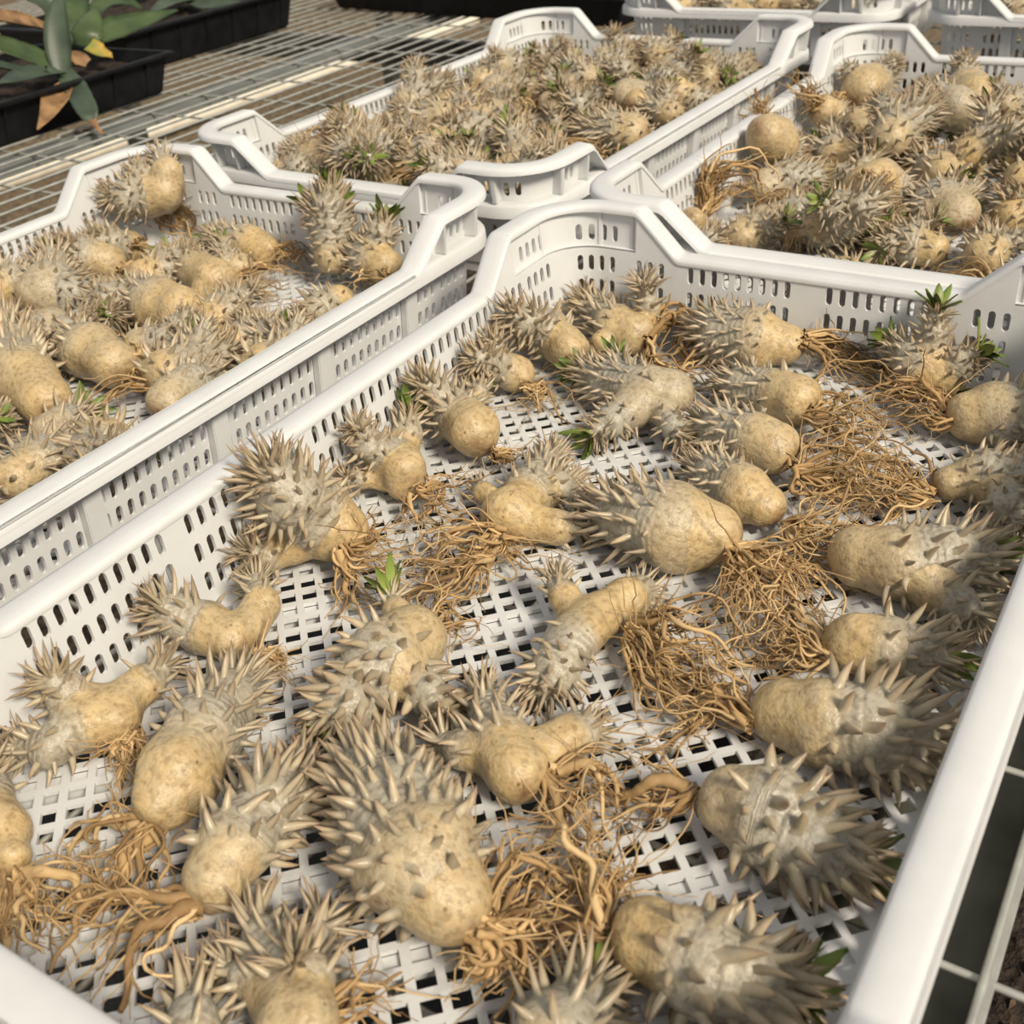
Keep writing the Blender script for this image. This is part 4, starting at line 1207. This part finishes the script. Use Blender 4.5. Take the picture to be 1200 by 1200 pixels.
def fill(key, n1, n2, label1, label2, group, seed, skip=(), x0=-1, x1=1, y0=-1, y1=1, step=.047, z2=.030, root_p=.5, zbase=0.0):
    """a layer on the crate floor and a second one resting on it; skip = [(x,y,r)] local discs kept free"""
    rng = np.random.default_rng(seed)
    ax, ay = INX - .024, INY - .026
    pts = []
    def layer(dmin, z, n, label):
        mine = []
        for _ in range(4000):
            if len(mine) >= n: break
            x, y = rng.uniform(max(-1, x0) * ax, min(1, x1) * ax), rng.uniform(max(-1, y0) * ay, min(1, y1) * ay)
            if any((x - a) ** 2 + (y - b_) ** 2 < dmin ** 2 for a, b_ in mine): continue
            if any((x - a) ** 2 + (y - b_) ** 2 < r_ ** 2 for a, b_, r_ in skip): continue
            mine.append((x, y))
            k = int(rng.integers(0, len(PROTO))); rz = rng.uniform(0, 6.28); sc = rng.uniform(.85, 1.12)
            ty, rl = (rng.normal(0, .3), rng.normal(0, .6)) if z > .01 else (0, 0)
            # keep body and spines inside the walls
            Q = PROTO[k][4] * sc
            from mathutils import Euler
            Rm = np.array(Euler((rl, ty, rz - CRATES[key][2])).to_matrix()); Q = Q @ Rm.T
            x = min(max(x, -INX + .001 - Q[:, 0].min()), INX - .001 - Q[:, 0].max())
            y = min(max(y, -INY + .001 - Q[:, 1].min()), INY - .001 - Q[:, 1].max())
            zz = z + (rng.uniform(0, .006) if z > .01 else 0.0004)
            zz = max(zz, .0006 - Q[:, 2].min())
            p = crate_pt(key, x, y, zz)
            Rp = (PROTO[k][5] * sc) @ Rm.T + np.array([x, y, zz])
            out = np.abs(Rp[:, 0]).max() > INX or np.abs(Rp[:, 1]).max() > INY or Rp[:, 2].min() < 0
            put(k, p[0], p[1], p[2], rz, ty, rl, label, group, sc, bool(rng.uniform() > root_p or out))
        return mine
    layer(step, zbase, n1, label1)
    if n2: layer(step * 1.1, z2, n2, label2)

# ---- left crate: traced plants, then fillers in the gaps
GB = 'spiny plants in the left crate'
LB = 'spiny plant in the crate alongside the loosely filled one, '
def B_(label, main, branches=(), roots=(), leaves=(), **kw):
    kw.setdefault('group', GB); kw.setdefault('res', 38); kw.setdefault('key', 'B')
    return plant_px(label, main, branches, roots, leaves, **kw)
B_('smooth bulb with one head perched on top of it, raised in the crate corner',
   [(192, 228, 24), (172, 232, 23), (148, 232, 19), (134, 230, 12)], [([(196, 216, 16), (196, 198, 15), (190, 184, 11)], .5, 9), ([(178, 222, 15), (166, 204, 12), (160, 198, 8)], .3, 8)],
   [([(206, 236, 30), (232, 242, 30), (248, 262, 14)], dict(n=12, spread=.010, r0=.0018)), ([(200, 242, 28), (192, 262, 20), (228, 282, 8)], dict(n=10, spread=.012, r0=.0018)), ([(206, 240, 28), (225, 262, 18), (240, 285, 6)], dict(n=8, spread=.012, r0=.0018))], leaves=(1,), lift=16, s0=.55)
B_('small tan bulb with a brown bristly crown below the perched head plant',
   [(150, 278, 18), (126, 272, 16), (110, 267, 11)], (), [([(158, 285), (175, 300, 8), (180, 320, 4)], R1)], s0=.45)
B_('pale bulb with a low crown and fine roots next to the twin rosette plant',
   [(126, 309, 24), (100, 301, 23), (80, 294, 15)], (), [([(142, 318), (160, 318, 8), (172, 335, 4)], R1)], s0=.5)
B_('grey plant with two green centred rosettes by the outer long wall',
   [(50, 352, 30), (66, 345, 30), (88, 352, 22), (92, 352, 14)], [([(66, 338, 24), (62, 316, 18), (60, 308, 12)], .3, 12)], (), leaves=(0, 1), s0=.2, ln=13, tone=.5)
B_('silvery plant with long thin roots lying along the end wall',
   [(309, 288, 21), (284, 281, 22), (262, 276, 16), (252, 273, 10)], (), [([(324, 290), (345, 305, 10), (365, 325, 4)], RB)], leaves=(0,), s0=.35, ln=10)
B_('plant with a shiny bare bulb, a curled lobe and wide spreading roots',
   [(254, 331, 24), (232, 321, 23), (210, 310, 18), (198, 304, 11)], [([(246, 335, 16), (238, 345, 11), (232, 342, 7)], .8, 6, .7)], [([(272, 326), (305, 322, 10), (335, 330, 4)], dict(n=14, spread=.012)), ([(272, 332), (310, 345, 5), (330, 350, 4)], R1)], leaves=(0,), s0=.42, ln=10)
B_('broad pale plant with a tuft of short frayed roots in the middle of its crate',
   [(212, 372, 29), (184, 362, 29), (156, 354, 20), (144, 350, 12)], (), [([(230, 384), (245, 390, 8), (255, 400, 4)], RB)], leaves=(0,), s0=.42, ln=11)
B_('cream coloured plant with a matted ball of roots at its end',
   [(134, 428, 31), (106, 414, 31), (82, 402, 21), (70, 396, 13)], (), [([(160, 428), (180, 410, 14), (205, 400, 6)], RB), ([(160, 430), (175, 445, 10), (185, 430, 6)], RB)], s0=.45, ln=11)
B_('large plant with stout curved thorns leaning over its neighbours at the crate end',
   [(52, 470, 34), (28, 442, 37), (12, 408, 30), (8, 390, 20)], (), (), s0=.35, ln=15, fat=1.2, lift=8)
B_('upright leafy head standing above the end wall rim',
   [(390, 300, 22), (388, 268, 23), (388, 240, 17), (388, 226, 11)], [([(388, 270, 18), (372, 250, 12), (366, 242, 8)], .3, 11), ([(388, 262, 18), (390, 250, 14), (392, 244, 9)], .3, 11)], (), leaves=(0, 1, 2), s0=.1, ln=12, lift=10, tone=.3)
B_('tangled leafy plant with frayed roots in the corner next to the upright head',
   [(452, 312, 22), (434, 302, 22), (414, 292, 15), (406, 286, 10)], [([(440, 295, 18), (446, 272, 13), (448, 262, 8)], .3, 10)], [([(455, 325), (440, 330, 12), (420, 335, 8)], RB)], leaves=(0, 1), s0=.2, ln=11, lift=8)
B_('flat rosette with a single broad green leaf close to the shared long walls',
   [(340, 402, 18), (318, 396, 20), (300, 388, 15)], (), (), leaves=(0,), s0=.05, ln=14, lift=6)
B_('grey rosette plant with a green heart near the outer corner of the pile',
   [(64, 506, 26), (80, 496, 22), (92, 486, 13)], (), (), leaves=(0,), s0=.2, ln=12, lift=8, tone=.5)
B_('leafy headed plant wedged under the frayed roots in the corner',
   [(398, 350, 18), (376, 360, 18), (360, 372, 12)], (), (), leaves=(0,), s0=.15, ln=11, lift=4)
B_('pale spined plant pressed against the shared long wall by the matted ball of roots',
   [(196, 470, 24), (222, 452, 24), (246, 438, 16), (254, 432, 10)], (), (), leaves=(0,), s0=.2, ln=12, lift=4, tone=.4)
B_('plant with a frayed root ball hugging the crate wall behind the flat rosette',
   [(268, 412, 22), (290, 402, 22), (310, 396, 15)], (), (), s0=.2, ln=11)
B_('thick spined plant lowest in its crate by the shared long walls',
   [(20, 560, 26), (48, 540, 28), (74, 522, 20), (84, 514, 12)], (), (), s0=.1, ln=15, lift=4)
B_('dark spined plant squeezed between the stout thorned one and the outer wall',
   [(-10, 340, 24), (14, 334, 24), (32, 328, 16)], (), (), s0=.2, ln=12, lift=4)
sk = []
for u, v in ((185, 232), (130, 272), (105, 302), (66, 348), (284, 282), (232, 322), (185, 362), (106, 416), (28, 445), (388, 300), (436, 306), (318, 396), (78, 498), (376, 362), (222, 455), (330, 320), (250, 270), (300, 330), (215, 260), (345, 318), (290, 350)):
    q = onz(u, v, .02); lx, ly = to_local('B', q); sk.append((lx, ly, .033))
fill('B', 22, 0, 'low in the crate beside the agave', '', 'gap filling plants in the left crate', 21, sk, step=.039, root_p=.4)
fill('B', 9, 0, 'atop others in the crate beside the agave', '', 'gap filling plants in the left crate', 22, [], step=.05, root_p=.3, y1=-.55, zbase=.018)

# ---- heaped crate
GC = 'spiny plants heaped in the far left crate'
fill('C', 52, 46, 'deep in the heaped crate', 'topping the heaped crate', GC, 31, step=.0385, z2=.026, root_p=.45)
for lb, ch in (('bare pale bulb at the corner of the heap, crown towards the bare wire mesh', [(382, 190, 20), (362, 184, 19), (345, 180, 13)]),
               ('smooth golden bulb on the heap beside the outer long wall of its crate', [(528, 126, 18), (515, 118, 16), (504, 112, 11)]),
               ('wide bare double bulb half buried in the middle of the heap', [(596, 112, 18), (614, 106, 19), (630, 104, 13)]),
               ('round bare bulb shining at the far end of the heap', [(806, 78, 17), (792, 84, 16), (782, 90, 10)]),
               ('bare cream bulb with a short stalk by the raised crate corner', [(618, 178, 18), (634, 176, 13), (648, 174, 8)]),
               ('twin tan bulbs hung with roots on the near side of the heap', [(478, 186, 18), (456, 184, 17), (440, 182, 11)]),
               ('bare bulb with curled roots on the heap by the inner long wall', [(748, 122, 18), (760, 116, 15), (768, 112, 10)])):
    plant_px(lb, ch, (), [([(ch[0][0] + 4, ch[0][1] + 6, 34), (ch[0][0] + 16, ch[0][1] + 12, 32), (ch[0][0] + 34, ch[0][1] + 12, 28)], dict(n=9, spread=.008, rootlets=1))], (), key='C', lift=26, res=32, s0=.65, ln=9, group=None)
# ---- crate butted to the front one
GD = 'spiny plants in the crate behind the front one'
def D_(label, main, branches=(), roots=(), leaves=(), **kw):
    kw.setdefault('group', GD); kw.setdefault('res', 38); kw.setdefault('key', 'D')
    return plant_px(label, main, branches, roots, leaves, **kw)
D_('round cream bulb upside down with brown roots sticking straight up',
   [(898, 158, 24), (906, 166, 25), (922, 176, 18), (930, 182, 11)], (), [([(894, 148, 44), (886, 128, 62), (882, 100, 84)], dict(n=14, spread=.012, r0=.0017, tap=.0024)), ([(890, 150, 40), (875, 148, 44), (862, 135, 52)], dict(n=8, spread=.008, r0=.0015)), ([(895, 146, 46), (896, 125, 60), (900, 112, 72)], dict(n=6, spread=.006))], lift=14, s0=.7, ln=9)
D_('small pale bulb with curly roots rising over the long wall rim',
   [(966, 130, 17), (976, 136, 18), (988, 142, 12)], (), [([(962, 122, 40), (945, 112, 56), (934, 84, 76)], dict(n=13, spread=.010, r0=.0017)), ([(962, 124, 38), (948, 128, 44), (938, 100, 60)], dict(n=10, spread=.009, r0=.0016))], lift=14, s0=.6, ln=9)
D_('forked bulb with two short arms and a curtain of roots hanging before it',
   [(1010, 106, 24), (1020, 100, 23), (1036, 86, 14, 6), (1046, 76, 9, 10)], [([(1008, 100, 15), (998, 88, 11, 4), (994, 82, 8, 6)], .8, 7, .7)], [([(1005, 112, 30), (990, 120, 26), (1000, 135, 16)], dict(n=12, spread=.010)), ([(1000, 112, 32), (978, 118, 30), (960, 112, 30)], dict(n=8, spread=.008))], lift=14, s0=.6, ln=8)
D_('pear shaped bulb with a narrow spine tipped neck towering over the pile',
   [(1140, 116, 26), (1132, 106, 25), (1130, 86, 15, 12), (1129, 74, 11, 18)], [([(1120, 118, 18), (1102, 124, 13), (1092, 128, 9)], .85, 6, .6)], [([(1145, 124, 26), (1160, 128, 22), (1178, 120, 18)], dict(n=12, spread=.010))], lift=16, s0=.8, ln=9)
D_('round bulb whose knotted roots cover its face like a net',
   [(1016, 224, 31), (1030, 220, 28), (1056, 226, 18), (1066, 228, 11)], (), [([(1018, 196, 44), (1022, 220, 48), (1040, 246, 30)], dict(n=12, spread=.010, r0=.0013)), ([(1040, 200, 44), (1034, 226, 46), (1010, 245, 30)], dict(n=10, spread=.010))], lift=12, s0=.65, ln=10)
D_('dense pile of upward springing roots on a half hidden bulb beside the crate corner',
   [(812, 256, 14), (818, 266, 14), (826, 274, 10)], (), [([(826, 248, 20), (835, 215, 40), (870, 205, 44), (890, 230, 24)], dict(n=24, spread=.016, r0=.0019, tap=.0028)), ([(825, 250, 20), (860, 230, 26), (895, 240, 12)], RB), ([(826, 250, 20), (838, 225, 30), (838, 190, 66)], dict(n=5, spread=.006))], lift=6, s0=.6, ln=8)
D_('large spiny mass with a green leafy crown under the forked bulb',
   [(1010, 150, 24), (1036, 146, 26), (1064, 150, 20), (1072, 152, 13)], [([(1030, 150, 20), (1036, 166, 14), (1038, 172, 9)], .2, 11)], (), leaves=(0, 1), lift=10, s0=.1, ln=12)
D_('frosted barrel with rows of thorns right behind the shared end walls',
   [(900, 262, 22), (930, 258, 25), (966, 262, 24), (992, 268, 15)], (), (), leaves=(0,), s0=.15, ln=11, lift=6, tone=.5)
D_('grey headed plant with a pale plump side facing the shared end walls',
   [(1120, 250, 28), (1100, 240, 28), (1080, 250, 18), (1074, 254, 11)], [([(1110, 240, 22), (1130, 232, 15), (1138, 228, 9)], .3, 10)], (), leaves=(0,), s0=.3, ln=11, lift=8, tone=.4)
D_('thorny plant with a curled leaf wedged in front of the grey headed one',
   [(1090, 292, 20), (1066, 288, 22), (1044, 286, 16)], (), (), leaves=(0,), s0=.1, ln=12, lift=2)
D_('silvery plant half behind the upside down bulb',
   [(895, 215, 20), (922, 210, 22), (950, 210, 18), (964, 212, 11)], (), (), s0=.15, ln=10, lift=6, tone=.5)
D_('yellowish long headed plant lying across others under the pear shaped bulb',
   [(1178, 152, 15), (1160, 154, 15), (1140, 152, 12), (1130, 152, 8)], (), (), leaves=(0,), lift=20, s0=.55, ln=9)
sk = []
for u, v in ((905, 165), (975, 134), (1018, 102), (1132, 112), (1025, 222), (818, 262), (1036, 148), (860, 235), (1160, 154), (1110, 175), (1128, 128), (1016, 120), (905, 180), (940, 260), (1105, 248), (1066, 290), (925, 212)):
    q = onz(u, v, .025); lx, ly = to_local('D', q); sk.append((lx, ly, .036))
fill('D', 34, 9, 'low in the crate with upright roots', 'atop others in the crate with upright roots', GD, 47, sk, step=.043, z2=.022, root_p=.4)
# ---- far crates
fill('E', 16, 10, 'low in the crate beyond the heaped one', 'topping the crate beyond the heaped one', 'spiny plants in the far crates', 53, y0=-1, y1=-.35, step=.037, z2=.027)
fill('F', 12, 8, 'low in the crate beyond the upright roots', 'topping the crate beyond the upright roots', 'spiny plants in the far crates', 57, y1=-.45, step=.037, z2=.027)
# ------------------------------------------------------------------ black trays and agaves on the bench
def black_tray(x, y, rz, lx, ly, h, label):
    """footprint lx by ly, tapered walls, rolled rim"""
    t = empty('nursery_tray', (x, y, BENCH_Z + .0003), rz)
    tag(t, label, 'tray', 'black nursery trays')
    b = MB()
    tp = .012; th = .002; rw = .010
    o0 = [(-lx/2+tp, -ly/2+tp), (lx/2-tp, -ly/2+tp), (lx/2-tp, ly/2-tp), (-lx/2+tp, ly/2-tp)]
    o1 = [(-lx/2, -ly/2), (lx/2, -ly/2), (lx/2, ly/2), (-lx/2, ly/2)]
    def ring(p, z, d): return [(a + math.copysign(d, a), c + math.copysign(d, c), z) for a, c in p]
    rings = [ring(o0, 0, 0), ring(o1, h - .006, 0), ring(o1, h - .006, rw), ring(o1, h - .002, rw + .001), ring(o1, h, rw - .001), ring(o1, h, -th), ring(o0, th, -th)]
    V = [p for r_ in rings for p in r_]
    Fc = [(k * 4 + i, k * 4 + (i + 1) % 4, k * 4 + 4 + (i + 1) % 4, k * 4 + 4 + i) for k in range(len(rings) - 1) for i in range(4)]
    Fc += [(0, 1, 2, 3), tuple(len(V) - 4 + i for i in range(4))]
    b.add(V, Fc)
    link('tray_shell', b.build('tray_shell', BLACK, bevel=.0005), t)
    # wall ribs
    for s_ in (-1, 1):
        for q in np.arange(-ly / 2 + .05, ly / 2 - .03, .06):
            rb = MB(); rb.add([(s_ * (lx/2 - tp), q, .002), (s_ * (lx/2 - tp), q + .006, .002), (s_ * lx/2, q + .006, h - .007), (s_ * lx/2, q, h - .007),
                               (s_ * (lx/2 - tp + .003), q, .002), (s_ * (lx/2 - tp + .003), q + .006, .002), (s_ * (lx/2 + .003), q + .006, h - .007), (s_ * (lx/2 + .003), q, h - .007)],
                              [(0,1,2,3),(4,5,6,7),(0,1,5,4),(1,2,6,5),(2,3,7,6),(3,0,4,7)])
            link('rib', rb.build('rib', BLACK), t)
    n = 40
    sx, sy = lx / 2 - .006, ly / 2 - .006
    X, Y = np.meshgrid(np.linspace(-sx, sx, n), np.linspace(-sy, sy, n), indexing='ij')
    Z = h - .014 + RNG.normal(0, .0016, X.shape) + .004 * np.sin(X * 50 + 1) * np.sin(Y * 41)
    i = (np.arange(n - 1)[:, None] * n + np.arange(n - 1)[None]).ravel()
    link('soil', mesh_from('soil', np.stack([X, Y, Z], -1).reshape(-1, 3), [np.stack([i, i + n, i + n + 1, i + 1], -1)], SOIL), t)
    return t
black_tray(-1.235, 0.555, 0.02, 0.27, 0.45, .054, 'black nursery tray holding two agaves and dry leaves')
black_tray(-1.405, 1.035, 0.0, 0.30, 0.38, .062, 'tall black nursery tray directly beyond the tray with two agaves')
black_tray(-0.955, 1.465, -0.14, 0.66, 0.27, .046, 'wide flat black nursery tray near the heaped crate')

def leaf_px(spec, cup=.35, thick=.0016, toothed=True, n=16):
    """spec [(u,v,x,halfwidth_px)] -> leaf mesh arrays"""
    P = np.array([onx(u, v, x) for u, v, x, w in spec]); Wd = np.array([1.15 * w * depth(p) / F_PX for (u, v, x, w), p in zip(spec, P)])
    C = smooth_path(P, n); x_ = np.linspace(0, len(spec) - 1, n)
    wd = np.interp(x_, np.arange(len(spec)), Wd)
    T = unit(np.gradient(C, axis=0))
    view = unit(CAM - C)
    up = unit(view * .35 + np.array([0, 0, 1.0]) * .5 + 0 * T)
    S_ = unit(np.cross(T, up)); Nn = unit(np.cross(S_, T))
    V = []; cols = (-1, -.6, 0, .6, 1)
    for lay in (1, -1):
        for i in range(n):
            for c in cols:
                e = 1 + (.05 if (i % 2 and abs(c) == 1 and toothed) else 0)
                V.append(C[i] + S_[i] * wd[i] * c * e + Nn[i] * (cup * wd[i] * c * c + lay * thick * (1 - .8 * abs(c))))
    m = len(cols); Fq = []
    for i in range(n - 1):
        for j in range(m - 1):
            a = i * m + j
            Fq.append((a, a + 1, a + m + 1, a + m)); o = n * m
            Fq.append((o + a, o + a + m, o + a + m + 1, o + a + 1))
        for j in (0, m - 1):
            a = i * m + j; Fq.append((a, a + m, n * m + a + m, n * m + a))
    V = np.array(V); V[:, 2] = np.maximum(V[:, 2], BENCH_Z + .001)
    return V, np.array(Fq)
def agave(label, base, leaves):
    o = np.array(onx(*base)); 
    t = empty('agave', tuple(o)); tag(t, label, 'plant', 'agaves in the black trays')
    prev = None
    for nm, mat, spec, kw in leaves:
        V, Fq = leaf_px(spec, **kw)
        q = link(nm, mesh_from(nm, V, [Fq], mat), prev if nm == 'leaf_tip' else t)
        if nm != 'leaf_tip': q.location = tuple(-o); prev = q
    return t
agave('grey green agave with one brown tipped leaf drooping over the tray edge', (74, 88, -1.14), [
    ('leaf', AGAVE_B, [(73, 86, -1.14, 9), (69, 58, -1.15, 13), (67, 30, -1.16, 12), (69, 6, -1.17, 7), (71, -10, -1.18, 1)], {}),
    ('leaf', AGAVE_B, [(74, 85, -1.14, 7), (48, 87, -1.12, 14), (22, 93, -1.10, 11), (-3, 98, -1.09, 1)], {}),
    ('leaf', AGAVE, [(72, 82, -1.15, 8), (42, 69, -1.16, 13), (10, 58, -1.17, 13), (-22, 47, -1.18, 8)], {}),
    ('leaf', AGAVE_B, [(75, 85, -1.13, 8), (89, 106, -1.09, 12), (102, 130, -1.05, 11), (107, 141, -1.04, 7)], {}),
    ('leaf_tip', DRY, [(107, 140, -1.04, 5), (114, 150, -1.03, 2.5), (127, 164, -1.01, .6)], dict(toothed=False, thick=.0008)),
    ('leaf', AGAVE_B, [(70, 84, -1.15, 6), (35, 86, -1.14, 9), (5, 80, -1.13, 10), (-20, 76, -1.12, 7)], {}),
    ('bud', AGAVE_B, [(54, 79, -1.12, 3), (60, 82, -1.12, 5.5), (70, 85, -1.125, 5.5), (75, 87, -1.13, 3)], dict(cup=-.5, thick=.003, toothed=False)),
    ('dry_leaf', DRY, [(80, 98, -1.11, 7), (66, 118, -1.085, 14), (56, 136, -1.075, 8), (44, 152, -1.07, 1)], dict(toothed=False, thick=.0006))])
agave('bright green agave with a broad leaf reaching past the tray corner', (100, 56, -1.20), [
    ('leaf', AGAVE, [(100, 50, -1.20, 12), (138, 36, -1.18, 16), (174, 24, -1.16, 10), (208, 12, -1.14, 1)], {}),
    ('leaf', AGAVE, [(100, 54, -1.18, 11), (100, 37, -1.18, 17), (106, 20, -1.19, 12), (113, 8, -1.20, 1)], dict(cup=-.35)),
    ('leaf', AGAVE, [(94, 54, -1.22, 12), (86, 25, -1.24, 17), (88, 0, -1.26, 15), (96, -20, -1.28, 8)], {}),
    ('leaf', YELLOW, [(104, 54, -1.17, 9), (118, 61, -1.155, 9), (131, 66, -1.15, 4)], dict(toothed=False)),
    ('leaf', AGAVE, [(102, 44, -1.25, 7), (118, 8, -1.27, 9), (148, 3, -1.27, 8), (166, 10, -1.26, 1)], {}),
    ('leaf', AGAVE_B, [(92, 44, -1.26, 8), (58, 10, -1.29, 13), (30, -4, -1.30, 12), (0, -12, -1.31, 5)], {}),
    ('dry_leaf', DRY, [(70, 40, -1.21, 9), (36, 30, -1.20, 17), (2, 24, -1.19, 15), (-25, 20, -1.18, 8)], dict(toothed=False, thick=.0008)),
    ('dry_leaf', DRY, [(78, 62, -1.15, 6), (92, 64, -1.14, 10), (104, 72, -1.13, 6)], dict(toothed=False, thick=.0008, cup=-.5))])
agave('bluish agave in the tall black tray', (222, 2, -1.36), [
    ('leaf', AGAVE_B, [(222, 0, -1.36, 8), (240, 6, -1.31, 9), (262, 4, -1.28, 6), (282, 2, -1.26, 1)], {}),
    ('leaf', AGAVE_B, [(222, 0, -1.36, 8), (200, 4, -1.33, 9), (184, 12, -1.31, 5), (176, 16, -1.30, 1)], {}),
    ('leaf', AGAVE_B, [(222, 0, -1.37, 8), (215, -25, -1.38, 12), (212, -50, -1.39, 8), (210, -75, -1.40, 1)], {}),
    ('leaf', AGAVE_B, [(222, 0, -1.36, 8), (255, -12, -1.36, 12), (285, -20, -1.35, 8), (310, -24, -1.34, 1)], {}),
    ('leaf', AGAVE_B, [(222, 0, -1.38, 8), (185, -15, -1.38, 12), (158, -22, -1.38, 9), (130, -24, -1.38, 1)], {})])
